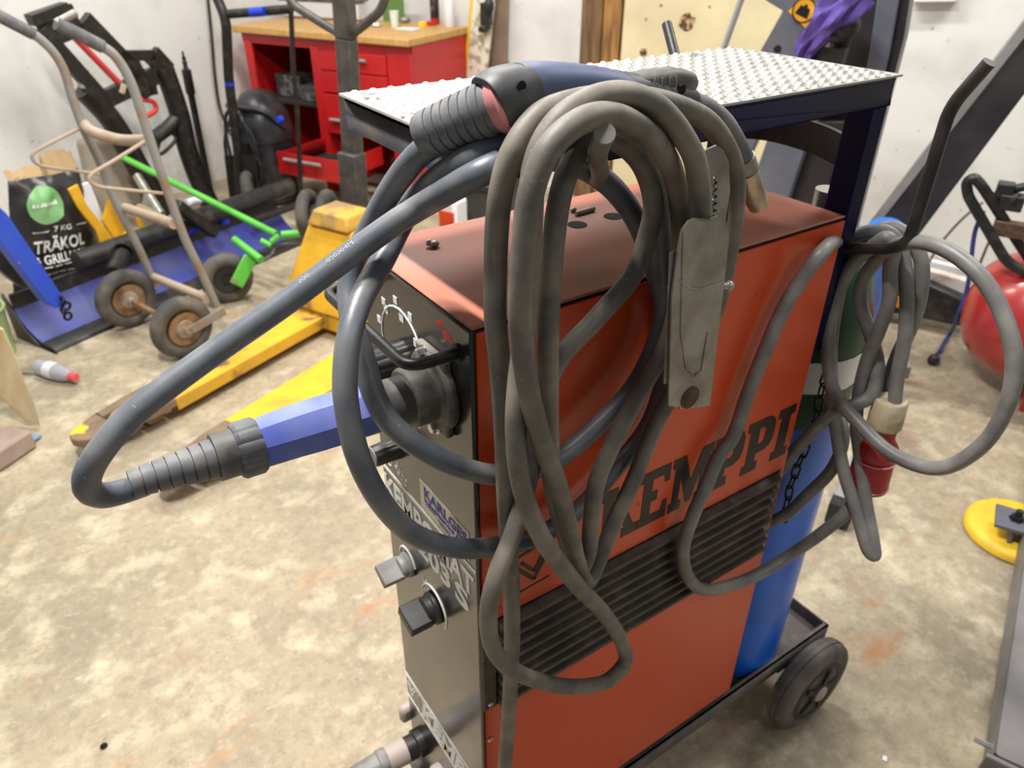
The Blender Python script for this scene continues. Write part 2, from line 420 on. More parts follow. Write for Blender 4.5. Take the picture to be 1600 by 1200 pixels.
# KEMPPI slab letters
HL = 0.094; X0 = 0.180; Z0 = 0.797
def G(polys, x, w):
    mb_ = MB(); out = []
    for poly in polys: out.append([V((x + px * w, -0.0026, Z0 + pz * HL)) for px, pz in poly])
    return out
from mathutils.geometry import tessellate_polygon
def letter(ch):
    s = 0.17
    if ch == 'K': return [([(0, 0), (.46, 0), (.46, s), (.36, s), (.36, .40), (.50, .53), (.72, s), (.64, s), (.64, 0), (1.06, 0), (1.06, s), (.97, s), (.66, .66), (.86, 1 - s), (1.02, 1 - s), (1.02, 1), (.56, 1), (.56, 1 - s), (.64, 1 - s), (.36, .58), (.36, 1 - s), (.46, 1 - s), (.46, 1), (0, 1), (0, 1 - s), (.1, 1 - s), (.1, s), (0, s)], None)]
    if ch == 'E': return [([(0, 0), (1, 0), (1, .34), (.84, .34), (.80, s), (.42, s), (.42, .42), (.62, .42), (.62, .60), (.42, .60), (.42, 1 - s), (.80, 1 - s), (.84, .68), (1, .68), (1, 1), (0, 1), (0, 1 - s), (.12, 1 - s), (.12, s), (0, s)], None)]
    if ch == 'M': return [([(0, 0), (.31, 0), (.31, s), (.23, s), (.23, .62), (.44, .06), (.56, .06), (.73, .62), (.73, s), (.65, s), (.65, 0), (1, 0), (1, s), (.93, s), (.93, 1 - s), (1, 1 - s), (1, 1), (.70, 1), (.5, .46), (.30, 1), (0, 1), (0, 1 - s), (.07, 1 - s), (.07, s), (0, s)], None)]
    if ch == 'P': return [([(0, 0), (.56, 0), (.56, s), (.44, s), (.44, .34), (.72, .34), (.92, .41), (1, .54), (1, .80), (.92, .93), (.72, 1), (0, 1), (0, 1 - s), (.12, 1 - s), (.12, s), (0, s)], [(.44, .51), (.58, .51), (.66, .58), (.66, .76), (.58, 1 - s), (.44, 1 - s)])]
    if ch == 'I': return [([(0, 0), (1, 0), (1, s), (.78, s), (.78, 1 - s), (1, 1 - s), (1, 1), (0, 1), (0, 1 - s), (.22, 1 - s), (.22, s), (0, s)], None)]
x = X0
for ch, w in zip('KEMPPI', (0.064, 0.054, 0.078, 0.062, 0.062, 0.038)):
    for outer, hole in letter(ch):
        loops = [[V((x + px * w, -0.0027, Z0 + pz * HL)) for px, pz in lp] for lp in (outer, hole) if lp]
        flat = [p for lp in loops for p in lp]
        mbk = MB().add(flat, [tuple(t) for t in tessellate_polygon(loops)], False)
        o = 0
        for lp in loops:
            n = len(lp); q = len(mbk.v); mbk.v += [p + V((0, .0008, 0)) for p in lp]
            for i in range(n): mbk.f.append([o + i, o + (i + 1) % n, q + (i + 1) % n, q + i]); mbk.sm.append(False)
            o += n
        mbk.build('letter', M['black_print'], wm)
    x += w + 0.0045
mbk = MB()
mbk.ball((x + 0.004, -0.0022, Z0 + 0.006), (0.004, 0.0008, 0.004), 10, 6)
mbk.build('full_stop', M['black_print'], wm)
# small round mark with a double chevron, line below it
mb = MB()
def flatbar(p, q, w, y=-0.0024):
    p, q = V((p[0], y, p[1])), V((q[0], y, q[1])); mb.bar(p, q, 0.0008, w, up=EY.cross((q - p).normalized()))
flatbar((0.050, 0.838), (0.078, 0.803), 0.0055); flatbar((0.078, 0.803), (0.104, 0.850), 0.0055)
flatbar((0.058, 0.842), (0.078, 0.817), 0.005); flatbar((0.078, 0.817), (0.096, 0.850), 0.005)
flatbar((0.052, 0.792), (0.102, 0.795), 0.002); flatbar((0.050, 0.852), (0.104, 0.862), 0.004)
mb.build('emblem', M['black_print'], wm)
t = text_mb('KEMPPI', 0.011, EX, EZ, (0.052, -0.0022, 0.8665)); t.build('lettering', M['black_print'], wm)
# front print.  reading direction on the front is -y
FR = -EY
def ftext(txt, y, z, h, w=None, bold=0.02, m='white_print', x=-0.0032, name='lettering', shear=0.0):
    return text_mb(txt, h, FR, EZ, (x, y, z), 0.0006, width=w, bold=bold, shear=shear).build(name, M[m], wm)
ftext('KEMPOMAT', 0.250, 0.806, 0.036, 0.242, 0.03)
ftext('3203', 0.186, 0.768, 0.034, 0.118, 0.03)
ftext('S', 0.056, 0.768, 0.034, 0.034, 0.03)
mb = MB()
mb.bb((-0.0038, 0.003, 0.853), (-0.003, 0.254, 0.858)); mb.bb((-0.0038, 0.192, 0.780), (-0.003, 0.254, 0.785))
mb.build('stripe', M['white_print'], wm)
mb = MB(); mb.bb((-0.0038, 0.0, 0.400), (-0.003, 0.254, 0.404)); mb.bb((-0.0038, 0.0, 0.340), (-0.003, 0.254, 0.344))
mb.bb((-0.0038, 0.0, 0.395), (-0.003, 0.254, 0.3965)); mb.bb((-0.0038, 0.206, 0.344), (-0.003, 0.2075, 0.395))
mb.build('stripe', M['white_print'], wm)
ftext('KEMPPI', 0.200, 0.349, 0.041, 0.19, 0.04, shear=0.25)
mb = MB()
for p, q in (((0.246, 0.384), (0.234, 0.356)), ((0.234, 0.356), (0.222, 0.384)), ((0.24, 0.384), (0.234, 0.37)), ((0.234, 0.37), (0.228, 0.384))):
    mb.bar((-0.0035, p[0], p[1]), (-0.0035, q[0], q[1]), 0.003, 0.0008, up=EX)
mb.build('emblem', M['white_print'], wm)
# dealer sticker
MB().bb((-0.0036, 0.016, 0.862), (-0.003, 0.136, 0.908)).build('sticker', M['sticker'], wm)
ftext('KARLGES', 0.124, 0.888, 0.015, 0.104, 0.02, 'blue_print', -0.0037)
ftext('Industriservice AB', 0.124, 0.8785, 0.007, 0.092, 0.0, 'blue_print', -0.0037)
mb = MB()
for (y0, y1, z) in ((0.122, 0.098, 0.8755), (0.092, 0.060, 0.873), (0.052, 0.02, 0.8755), (0.088, 0.055, 0.869), (0.045, 0.02, 0.868)):
    mb.bb((-0.0039, min(y0, y1), z - 0.0012), (-0.0036, max(y0, y1), z + 0.0006))
mb.build('small_print', M['blue_print'], wm)
# scales and small marks
def arc(cy, cz, r, a0, a1, t=0.0014, n=16):
    return [V((-0.0033, cy - r * math.cos(a0 + (a1 - a0) * i / n), cz + r * math.sin(a0 + (a1 - a0) * i / n))) for i in range(n + 1)]
mb = MB(); mb.tube(arc(0.155, 1.085, 0.052, -0.5, PI + 0.5), 0.0011, 6)
for a in (0.5, 1.1, 1.7, 2.3, 2.9):
    c = V((-0.0033, 0.155 - 0.060 * math.cos(a), 1.085 + 0.060 * math.sin(a))); mb.box(c, (0.0008, 0.009, 0.009))
for y, z in ((0.150, 1.128), (0.118, 1.110), (0.19, 1.122)): mb.box((-0.0033, y, z), (0.0008, 0.010, 0.010))
mb.box((-0.0033, 0.100, 1.066), (0.0008, 0.004, 0.040)); mb.box((-0.0033, 0.130, 1.082), (0.0008, 0.055, 0.004)); mb.box((-0.0033, 0.125, 1.050), (0.0008, 0.05, 0.003))
mb.build('scale_mark', M['white_print'], wm)
MB().tube(arc(0.197, 0.712, 0.024, 0.2, PI), 0.0016, 6).build('scale_mark', M['white_print'], wm); MB().tube(arc(0.120, 0.690, 0.034, -0.6, PI - 0.3), 0.0016, 6).build('scale_mark', M['white_print'], wm); mb = MB()
for p in ((0.215, 0.888), (0.2, 0.888), (0.206, 0.880), (0.195, 0.882), (0.186, 0.8795), (0.178, 0.876), (0.200, 0.873), (0.190, 0.870), (0.181, 0.867)):
    mb.ball((-0.0032, p[0], p[1]), (0.0008, 0.0035, 0.003), 8, 5)
mb.build('printed_symbol', M['white_print'], wm); mb = MB(); mb.tube(arc(0.226, 0.878, 0.0075, 0, 2 * PI), 0.0007, 5); mb.ball((-0.0032, 0.226, 0.878), (0.0008, 0.002, 0.003), 8, 5)
mb.build('printed_symbol', M['white_print'], wm); mb = MB()
for i, (y, z) in enumerate(((0.140, 1.006), (0.130, 1.005), (0.120, 1.003), (0.136, 0.996), (0.126, 0.994))): mb.ball((-0.0032, y, z), (0.0008, 0.0035, 0.003), 8, 5)
mb.build('printed_symbol', M['white_print'], wm); mb = MB()
mb.tube(spline([(-0.0034, 0.084, 0.981), (-0.0034, 0.083, 0.990), (-0.0034, 0.076, 0.992), (-0.0034, 0.062, 0.986), (-0.0034, 0.052, 0.985), (-0.0034, 0.050, 0.975)], 5), 0.0018, 6)
mb.build('printed_symbol', M['white_print'], wm)
t = ftext('W', 0.152, 0.708, 0.016, None, 0.01)
# knobs
def knob(y, z, r, L, body, cap, ribs=0, pointer=False):
    k = MB().lathe((-0.003, y, z), -EX, [(0, r * 1.02), (0.004, r * 1.02), (0.006, r), (L - 0.001, r * 0.95), (L, r * 0.9)], 36, rib=(lambda i: 0.92 if (i % 3 == 0) else 1.0) if ribs else None).build('knob', M[body], wm)
    if cap: MB().lathe((-0.003 - L, y, z), -EX, [(0, r * 0.86), (0.0015, r * 0.82)], 30).build('knob_cap', M[cap], k)
    return k
knob(0.152, 1.076, 0.022, 0.048, 'black_plastic', 'grey_plastic', 1)
knob(0.193, 0.921, 0.015, 0.036, 'black_plastic', 'grey_plastic', 1)
def lever_knob(y, z, r, body, ang):
    mb = MB().lathe((-0.003, y, z), -EX, [(0, r * 1.15), (0.006, r * 1.15), (0.008, r), (0.016, r), (0.018, r * 0.92)], 30)
    u = V((0, math.cos(ang), math.sin(ang))); w = EX.cross(u)
    mb.box((-0.033, y, z), (0.034, r * 2.0, r * 0.85), (EX, u, w))
    return mb.build('knob', M[body], wm, bevel=0.002)
lever_knob(0.194, 0.710, 0.017, 'grey_plastic', 0.5)
lever_knob(0.120, 0.688, 0.021, 'black_plastic', 0.3)
# euro socket flange, bolts
mb = MB().lathe((-0.003, 0.070, 1.078), -EX, [(0, 0.047), (0.010, 0.047), (0.013, 0.044), (0.014, 0.034), (0.042, 0.033)], 40)
mb.box((-0.008, 0.070, 1.078), (0.010, 0.062, 0.096))
eu = mb.build('socket_flange', M['dusty_black'], wm, bevel=0.003)
for (y, z) in ((0.060, 1.036), (0.080, 1.120), (0.112, 1.06)):
    mb = MB().lathe((-0.013, y, z), -EX, [(0, 0.0085), (0.002, 0.0085)], 18); mb.lathe((-0.015, y, z), -EX, [(0, 0.006), (0.006, 0.006), (0.007, 0.005)], 6)
    mb.build('bolt', M['bright_steel'], eu)
# lifting bar across the front
hb = fillet([(-0.003, 0.025, 1.142), (-0.058, 0.025, 1.142), (-0.058, 0.235, 1.142), (-0.003, 0.235, 1.142)], 0.022, 6)
MB().tube(hb, 0.0062, 12).lathe((-0.003, 0.025, 1.142), -EX, [(0, 0.0095), (0.003, 0.0095)], 16).lathe((-0.003, 0.235, 1.142), -EX, [(0, 0.0095), (0.003, 0.0095)], 16).build('front_handle', M['black_steel'], wm)
# paint scuff near the flange
mb = MB()
for (y, z, a, b) in ((0.046, 1.150, .010, .006), (0.060, 1.158, .008, .005), (0.036, 1.148, .006, .003)): mb.ball((-0.0031, y, z), (0.0004, a, b), 10, 5)
mb.build('paint_scuff', M['red_paint_knob'], wm)
# lower cable sockets with plugs
cs = MB().lathe((-0.003, 0.215, 0.250), -EX, [(0, 0.026), (0.012, 0.026), (0.014, 0.022), (0.030, 0.022)], 28).build('cable_socket', M['black_plastic'], wm)
MB().bb((-0.02, 0.252, 0.262), (0.03, 0.272, 0.300)).build('side_lug', M['pale_plastic'], wm, bevel=0.008)
MB().lathe((-0.003, 0.135, 0.255), -EX, [(0, 0.024), (0.012, 0.024), (0.018, 0.020), (0.030, 0.020)], 28).build('cable_socket', M['pale_plastic'], wm)
# holes in the lid
for q in ((958, 338), (902, 351)):
    p = UZ(*q, ZT + 0.0003); MB().lathe(p, EZ, [(0, 0.0125), (0.0004, 0.0125)], 28).build('lid_hole', M['hole_black'], wm)
# chassis tray
mb = MB(); mb.bb((-0.02, -0.003, 0.158), (0.883, WY + 0.003, 0.163))
mb.bb((-0.02, -0.006, 0.150), (0.883, -0.002, 0.192)); mb.bb((-0.02, WY + 0.002, 0.150), (0.883, WY + 0.006, 0.192)); mb.bb((0.880, -0.006, 0.150), (0.884, WY + 0.006, 0.192))
mb.bb((-0.02, -0.006, 0.189), (0.883, 0.004, 0.192))
ch = mb.build('chassis', M['chassis_grey'], wm)
MB().bb((0.03, 0.02, 0.163), (0.55, WY - 0.02, ZB)).build('skid', M['black_steel'], wm)
mb = MB(); mb.tube([(0.784, -0.075, 0.113), (0.784, WY + 0.075, 0.113)], 0.010, 14); mb.bb((0.76, 0.01, 0.10), (0.81, 0.03, 0.156)); mb.bb((0.76, WY - 0.03, 0.10), (0.81, WY - 0.01, 0.156))
mb.build('axle', M['black_steel'], wm)
def solid_wheel(c, side):
    y0 = c[1]
    w = MB().lathe((c[0], y0 - 0.025, c[2]), EY, [(0.0, 0.078), (0.0, 0.092), (0.004, 0.104), (0.010, 0.110), (0.018, 0.112), (0.0185, 0.110), (0.0195, 0.110), (0.020, 0.113), (0.030, 0.113), (0.0305, 0.111), (0.0315, 0.111), (0.032, 0.112), (0.040, 0.110), (0.046, 0.104), (0.05, 0.092), (0.05, 0.078)], 56).build('wheel', M['tyre_solid'], wm)
    mb = MB()
    for s in (-1, 1):
        o = (c[0], y0 + s * 0.024, c[2])
        mb.lathe(o, EY * s, [(0, 0.078), (0.002, 0.076), (0.002, 0.062), (-0.010, 0.058), (-0.010, 0.03), (0.006, 0.026), (0.008, 0.018)], 40)
        for k in range(5):
            a = 2 * PI * k / 5; d = V((math.cos(a), 0, math.sin(a)))
            mb.bar(V(o) + d * 0.02, V(o) + d * 0.06, 0.014, 0.012, up=d.cross(EY))
    mb.build('rim', M['hub_black'], w)
    MB().lathe((c[0], y0 + side * 0.026, c[2]), EY * side, [(0, 0.019), (0.008, 0.019), (0.012, 0.012)], 20).build('hub_cap', M['pale_plastic'], w)
solid_wheel((0.784, -0.047, 0.1135), -1); solid_wheel((0.784, WY + 0.047, 0.1135), 1)
for y in (0.05, WY - 0.05):
    mb = MB().lathe((0.06, y - 0.014, 0.045), EY, [(0, 0.034), (0.003, 0.044), (0.025, 0.044), (0.028, 0.034)], 24).bb((0.045, y - 0.022, 0.04), (0.075, y - 0.018, 0.158)).bb((0.045, y + 0.018, 0.04), (0.075, y + 0.022, 0.158)).bb((0.03, y - 0.022, 0.15), (0.09, y + 0.022, 0.158)).build('caster', M['hub_black'], wm)

# ------------------------------------------------------------------ shelf over the machine
ss = thing('shelf_stand', (0.575, 0.13, 0.163), 'dark blue steel shelf stand with shiny tread plate top over the orange machine', 'shelf')
mb = MB(); z1, z0 = 1.3455, 1.313
mb.bb((0.004, 0.0, z0), (0.605, 0.004, z1)); mb.bb((0.004, WY - 0.004, z0), (0.605, WY, z1)); mb.bb((0.601, 0.0, z0), (0.605, WY, z1))
mb.bb((0.004, 0, z1 - 0.004), (0.605, 0.03, z1)); mb.bb((0.004, WY - 0.03, z1 - 0.004), (0.605, WY, z1))
mb.build('shelf_frame', M['navy_steel'], ss, bevel=0.001)
MB().bb((0.000, 0.0, z0), (0.004, WY, z1)).bb((0.0, 0.0, z1 - 0.004), (0.03, WY, z1)).build('front_rail', M['navy_dusty'], ss)
# tread plate with pressed tear drops
mb = MB(); zt = 1.349
px0, px1, py0, py1 = -0.004, 0.611, -0.004, WY + 0.004
nx = 40
mb.bb((px0, py0, zt - 0.0025), (px1, py1, zt))
def tear(x, y, a, l, w, h):
    ca, sa = math.cos(a), math.sin(a)
    pts = [(-l, 0, 0), (-l * .45, w * .8, 0), (l * .2, w, 0), (l, 0, 0), (l * .2, -w, 0), (-l * .45, -w * .8, 0)]
    top = [(-l * .4, 0, h), (l * .35, 0, h)]
    vs = [V((x + p[0] * ca - p[1] * sa, y + p[0] * sa + p[1] * ca, zt + p[2])) for p in pts + top]
    mb.add(vs, [(0, 1, 6), (1, 2, 7, 6), (2, 3, 7), (3, 4, 7), (4, 5, 6, 7), (5, 0, 6)], True)
pit = 0.0108
for i in range(int((px1 - px0) / pit)):
    for j in range(int((py1 - py0) / pit)):
        x = px0 + pit * (i + 0.5); y = py0 + pit * (j + 0.5 + (0.4 if i % 2 else 0))
        tear(x, y, (PI / 4 if (i + j) % 2 else -PI / 4), 0.0058, 0.0024, 0.0021)
tpl = mb.build('tread_plate', M['tread_alu'], ss)
for (x, y) in ((0.018, 0.222), (0.012, 0.118), (0.014, 0.080), (0.29, 0.02), (0.5, 0.24)):
    MB().lathe((x, y, zt + 0.0004), EZ, [(0, 0.0135), (0.0018, 0.0135), (0.0024, 0.012)], 24).lathe((x, y, zt + 0.0026), EZ, [(0, 0.004), (0.001, 0.0035)], 16).build('washer', M['bright_steel'], ss)
# stand uprights just behind the cabinet
mb = MB()
mb.bb((0.573, 0.0, 0.97), (0.603, 0.036, z0)); pr = mb.build('post', M['navy_steel'], ss, bevel=0.002)
MB().bb((0.573, WY - 0.036, 0.97), (0.603, WY, z0)).build('post', M['navy_steel'], ss, bevel=0.002)
cb = [V((0.602, 0.010, 1.222)), V((0.640, 0.045, 1.228)), V((0.652, 0.11, 1.240)), V((0.640, 0.20, 1.246)), V((0.602, WY - 0.01, 1.246))]
mb = MB(); sc = spline(cb, 5)
for i in range(len(sc) - 1): mb.bar(sc[i], sc[i + 1] + (sc[i + 1] - sc[i]) * 0.06, 0.008, 0.042)
mb.build('cylinder_bracket', M['black_steel'], ss)
MB().tube(spline([(0.118, 0.002, 1.326), (0.119, -0.016, 1.314), (0.116, -0.030, 1.311), (0.106, -0.045, 1.320), UY(934, 240, -0.092), UY(945, 208, -0.122)], 6), 0.0080, 14).build('cable_peg', M['grey_peg'], ss)
rp = fillet([(0.595, 0.004, 1.128), (0.597, -0.056, 1.146), UX(1420, 378, 0.597), UX(1485, 167, 0.597), UX(1546, 97, 0.597)], 0.018, 5)
MB().tube(rp, 0.0078, 14).build('cable_hook', M['black_steel'], ss)
MB().tube(fillet([UY(1062, 112, WY + 0.004), UY(1056, 92, WY + 0.03), UY(1042, 38, WY + 0.075)], 0.02), 0.0075, 12).build('cable_hook', M['black_steel'], ss)

# ------------------------------------------------------------------ gas bottle and chain
GX, GY, GR = 0.692, 0.108, 0.105
gc = thing('gas_cylinder', (GX, GY, 0.163), 'blue gas cylinder with green shoulder standing on the tray behind the machine', 'gas cylinder')
MB().lathe((GX, GY, 0.1635), EZ, [(0, GR * 0.93), (0.008, GR), (0.635, GR)], 44).build('body', M['gas_blue'], gc)
MB().lathe((GX, GY, 0.7985), EZ, [(0, GR * 0.999), (0.18, GR * 0.999), (0.24, GR * 0.86), (0.28, GR * 0.55), (0.30, 0.03), (0.32, 0.026)], 44).build('shoulder', M['gas_green'], gc)
mb = MB()
for i in range(9):
    a = math.radians(200 + i * 14); mb.add([V((GX + (GR + .0012) * math.cos(a + d), GY + (GR + .0012) * math.sin(a + d), z)) for d, z in ((0, 0.868), (math.radians(14), 0.868), (math.radians(14), 0.925), (0, 0.925))], [(0, 1, 2, 3)])
mb.build('label_sheet', M['white_print'], gc)
MB().lathe((GX, GY, 1.11), EZ, [(0, 0.016), (0.03, 0.016), (0.03, 0.022), (0.055, 0.022)], 16).build('valve', M['bright_steel'], gc)
cp = spline([UX(1302, 560, 0.60), UX(1283, 610, 0.60), UX(1272, 670, 0.605), UX(1250, 720, 0.606), UX(1234, 765, 0.606), UX(1224, 820, 0.606)], 8)
clen = [0]
for i in range(1, len(cp)): clen.append(clen[-1] + (cp[i] - cp[i - 1]).length)
def at(s_):
    for i in range(1, len(cp)):
        if clen[i] >= s_: return cp[i - 1].lerp(cp[i], (s_ - clen[i - 1]) / max(1e-6, clen[i] - clen[i - 1]))
    return cp[-1]
mb = MB(); s_ = 0.0; k = 0
while s_ < clen[-1] - 0.02:
    p, q = at(s_), at(s_ + 0.026); d = (q - p).normalized(); c = (p + q) / 2
    u = (EY if k % 2 else EX); u = (u - d * u.dot(d)).normalized()
    pts = [c + d * (0.009 * sgn) + (d * math.cos(a) + u * math.sin(a)) * 0.0058 for sgn, rng in ((1, range(-3, 4)), (-1, range(3, 10))) for a in [PI / 6 * j for j in rng]]
    mb.tube(pts, 0.0017, 8, closed=True); s_ += 0.0235; k += 1
tag(mb.build('chain', M['chain_black'], base=at(0.0)), 'black steel chain hanging slack in front of the blue gas cylinder', 'chain')

pgx = [(0, 0.0225), (0.036, 0.0225), (0.037, 0.0215), (0.040, 0.0235), (0.052, 0.0235), (0.054, 0.021)]
cpl = thing('cable_plug', (-0.03, 0.215, 0.250), 'grey ribbed cable plug sticking out of the lower front of the orange machine', 'plug')
MB().lathe((-0.034, 0.215, 0.250), V((-1, 0.05, 0.02)), pgx[:2], 28).build('sleeve', M['pale_plastic'], cpl)
MB().lathe((-0.070, 0.2168, 0.2507), V((-1, 0.05, 0.02)), [(0, .0215), (.003, .0235), (.015, .0235), (.017, .021), (.13, .012), (.135, .010)], 24, rib=lambda i: 0.9 if i % 4 == 0 else 1).build('plug_body', M['grey_plastic'], cpl)
MB().tube(spline([(-0.19, 0.223, 0.253), (-0.26, 0.228, 0.245), (-0.36, 0.235, 0.19), (-0.44, 0.24, 0.10), (-0.52, 0.26, 0.02), (-0.60, 0.34, 0.012)], 6), 0.0095, 12).build('cable', M['rubber_cable'], cpl)

# ------------------------------------------------------------------ welding torch with its cable
def pt(q):
    """(u, v, y) on the plane y, (u, v, 'x', x) on the plane x, (u, v, 'd', depth)"""
    if len(q) == 4: return UX(q[0], q[1], q[3]) if q[2] == 'x' else UD(q[0], q[1], q[3])
    return UY(*q)
def path(Q, per=8): return spline([pt(q) for q in Q], per)

wt = thing('welding_torch', (0.10, -0.03, 1.36), 'black and blue welding torch lying on the tread plate, with its thick looped cable', 'welding torch')
PZ = lambda x: 1.078 - 0.03 * x          # plug axis height
PA = lambda x: V((x, 0.067, 1.078 + (-x) * 0.03))
TD = 'd'
T = [(225, 757, TD, .672), (185, 770, TD, .650), (160, 774, TD, .635), (139, 766, TD, .618), (136, 745, TD, .607), (155, 708, TD, .60), (200, 654, TD, .605), (260, 605, TD, .615), (337, 549, TD, .628), (439, 478, TD, .638), (540, 403, TD, .645),
     (620, 346, TD, .645), (660, 321, TD, .640), (700, 298, -.018), (747, 272, -.044), (800, 248, -.046), (850, 245, -.036), (892, 254, -.024), (930, 272, -.0165), (965, 302, -.0145), (998, 352, -.0145), (1026, 430, -.0145), (1042, 500, -.016), (1044, 560, -.018), (1015, 661, -.020), (958, 736, -.022), (905, 795, -.024), (840, 838, -.026), (776, 853, -.026),
     (720, 857, -.03), (650, 837, -.032), (600, 790, -.032), (562, 720, -.028), (545, 655, -.02), (539, 600, -.012), (545, 530, .0), (562, 472, .02), (595, 412, .045), (645, 317, 'x', -.020), (682, 281, 'x', -.021), (710, 262, -.008), (735, 248, -.024), (760, 237, -.030), (805, 220, -.034), (850, 203, -.046), (905, 192, -.056), (960, 203, -.056), (1008, 255, -.044), (1030, 330, -.036), (1036, 400, -.034), (1036, 499, -.032),
     (996, 597, -.032), (932, 667, -.030), (874, 715, -.028), (820, 738, -.026), (775, 742, -.024), (720, 730, -.022), (664, 704, -.018), (611, 662, -.004), (585, 618, .012), (567, 557, .032), (551, 505, .058), (545, 455, .08), (553, 408, .09), (577, 358, .092), (617, 287, .06), (661, 236, .022), (700, 214, .0)]
tc_ = MB().tube(path(T), 0.0111, 14).build('cable', M['rubber_cable_blue'], wt)
# printing along the front run of the cable
TP = path(T, 12)[12 * 8:12 * 12]; TL_ = [0.0]
for i in range(1, len(TP)): TL_.append(TL_[-1] + (TP[i] - TP[i - 1]).length)
def on_cable(X, Y):
    i = max(1, next((k for k in range(1, len(TP)) if TL_[k] >= X), len(TP) - 1)); f = (X - TL_[i - 1]) / (TL_[i] - TL_[i - 1])
    c = TP[i - 1].lerp(TP[i], f); t = (TP[i] - TP[i - 1]).normalized()
    e = (CC - c); e = (e - t * e.dot(t)).normalized(); u = e.cross(t) * -1
    if u.z < 0: u = -u
    a = 0.50 + Y / 0.0113
    return c + (e * math.cos(a) + u * math.sin(a)) * 0.0113
for txt_, x0_ in (('200', TL_[-1] * .42), ('050204M', TL_[-1] * .56)):
    text_mb(txt_, 0.0046, EX, EZ, (0, 0, 0), 0.0, warp=lambda X, Y, x0_=x0_: on_cable(x0_ + X * 1.15, Y)).build('printing', M['faint_print'], tc_)
# plug at the machine front: black collar, blue grip, ribbed kink sleeve
ax = -(PA(0) - PA(-1)).normalized()
mb = MB().lathe(PA(-0.040), ax, [(0, 0.0265), (0.03, 0.0265), (0.035, 0.0255), (0.20, 0.0225)], 36)
mb.build('plug_body', M['dusty_black'], wt)
# octagonal blue half shell on the upper side
def shell(x0, x1, r0_, r1_, a0, a1, n, mname, name, parent):
    mb = MB(); vs = []; m_ = 12
    for i in range(m_ + 1):
        t = i / m_; x = x0 + (x1 - x0) * t; c = PA(x)
        rr = (r0_ + (r1_ - r0_) * t) + 0.0025 * math.sin(PI * t)
        if i == 0 or i == m_: rr *= 0.93
        for j in range(n + 1):
            a = a0 + (a1 - a0) * j / n
            vs.append(c + (EY * math.cos(a) + EZ * math.sin(a)) * rr)
    fs = [(i * (n + 1) + j, (i + 1) * (n + 1) + j, (i + 1) * (n + 1) + j + 1, i * (n + 1) + j + 1) for i in range(m_) for j in range(n)]
    mb.add(vs, fs); o = len(mb.v)
    return mb.build(name, M[mname], parent)
shell(-0.088, -0.202, 0.029, 0.0255, math.radians(-150) + PI, math.radians(200) - PI + PI, 4, 'grip_blue', 'grip_shell', wt)
mb = MB().lathe(PA(-0.198), ax, [(0, 0.0255), (0.003, 0.0275), (0.020, 0.0275), (0.023, 0.025)], 60, rib=lambda i: 0.94 if i % 5 == 0 else 1.0)
mb.build('union_nut', M['boot_rubber'], wt)
prof = []; n = 9
for i in range(n):
    h0 = 0.0 + i * 0.0105; r = 0.0205 - (0.0205 - 0.0125) * i / n
    if i < 2: prof += [(h0, r + .0005), (h0 + 0.0105, r)]
    else: prof += [(h0, r - 0.0022), (h0 + 0.0012, r - 0.0022), (h0 + 0.0014, r), (h0 + 0.0100, r - 0.0006), (h0 + 0.0104, r - 0.0022)]
MB().lathe(PA(-0.218), ax, prof, 32).build('kink_sleeve', M['boot_rubber'], wt)
# handle on the shelf edge
hy = -0.034
b0_, b1_ = UY(658, 212, .018), UY(772, 166, hy + .004)
b1_ = b0_.lerp(b1_, 1.06); bd = (b1_ - b0_).normalized(); BL = (b1_ - b0_).length
prof = [(0, 0.0105), (0.0, 0.0165), (0.004, 0.0180)]
for i in range(7):
    h = BL * (0.10 + 0.115 * i); r = 0.0185 + 0.0032 * i / 7
    prof += [(h, r), (h + BL * 0.085, r + 0.0004), (h + BL * 0.090, r - 0.0010), (h + BL * 0.108, r - 0.0010)]
prof += [(BL * 0.93, 0.0205), (BL * 1.0, 0.0195)]
MB().lathe(b0_, bd, prof, 32).build('kink_sleeve', M['boot_rubber'], wt)
MB().lathe(b1_ - bd * 0.004, bd, [(0, 0.0195), (0.003, 0.0225), (0.010, 0.0245), (0.014, 0.021)], 28).build('swivel_ring', M['pink_rubber'], wt)
def loft(secs, seg=36):
    pc = spline([c for c, _, _, _ in secs], 5); k = len(secs); out = []
    for i, c in enumerate(pc):
        t = i / 5; j = min(k - 2, int(t)); f = t - j
        out.append((c,) + tuple(secs[j][q] * (1 - f) + secs[j + 1][q] * f for q in (1, 2, 3)))
    return loft_raw(out, seg)
def loft_raw(secs, seg):
    """secs: (centre, half height, half width); section lies across the path"""
    mb = MB(); n = len(secs); vs = []
    for i, (c, hh, hw, p_) in enumerate(secs):
        a = secs[max(0, i - 1)][0]; b = secs[min(n - 1, i + 1)][0]; t = (b - a).normalized()
        w = EY; u = (t.cross(w)).normalized() * -1
        for k in range(seg):
            an = 2 * PI * k / seg; cx, sx = math.cos(an), math.sin(an)
            cx = math.copysign(abs(cx) ** p_, cx); sx = math.copysign(abs(sx) ** p_, sx)
            vs.append(c + u * (hh * sx) + w * (hw * cx))
    fs = [(i * seg + k, i * seg + (k + 1) % seg, (i + 1) * seg + (k + 1) % seg, (i + 1) * seg + k) for i in range(n - 1) for k in range(seg)]
    fs += [tuple(range(seg))[::-1], tuple((n - 1) * seg + k for k in range(seg))]
    return mb.add(vs, fs)
def H(u, v): return UY(u, v, hy)
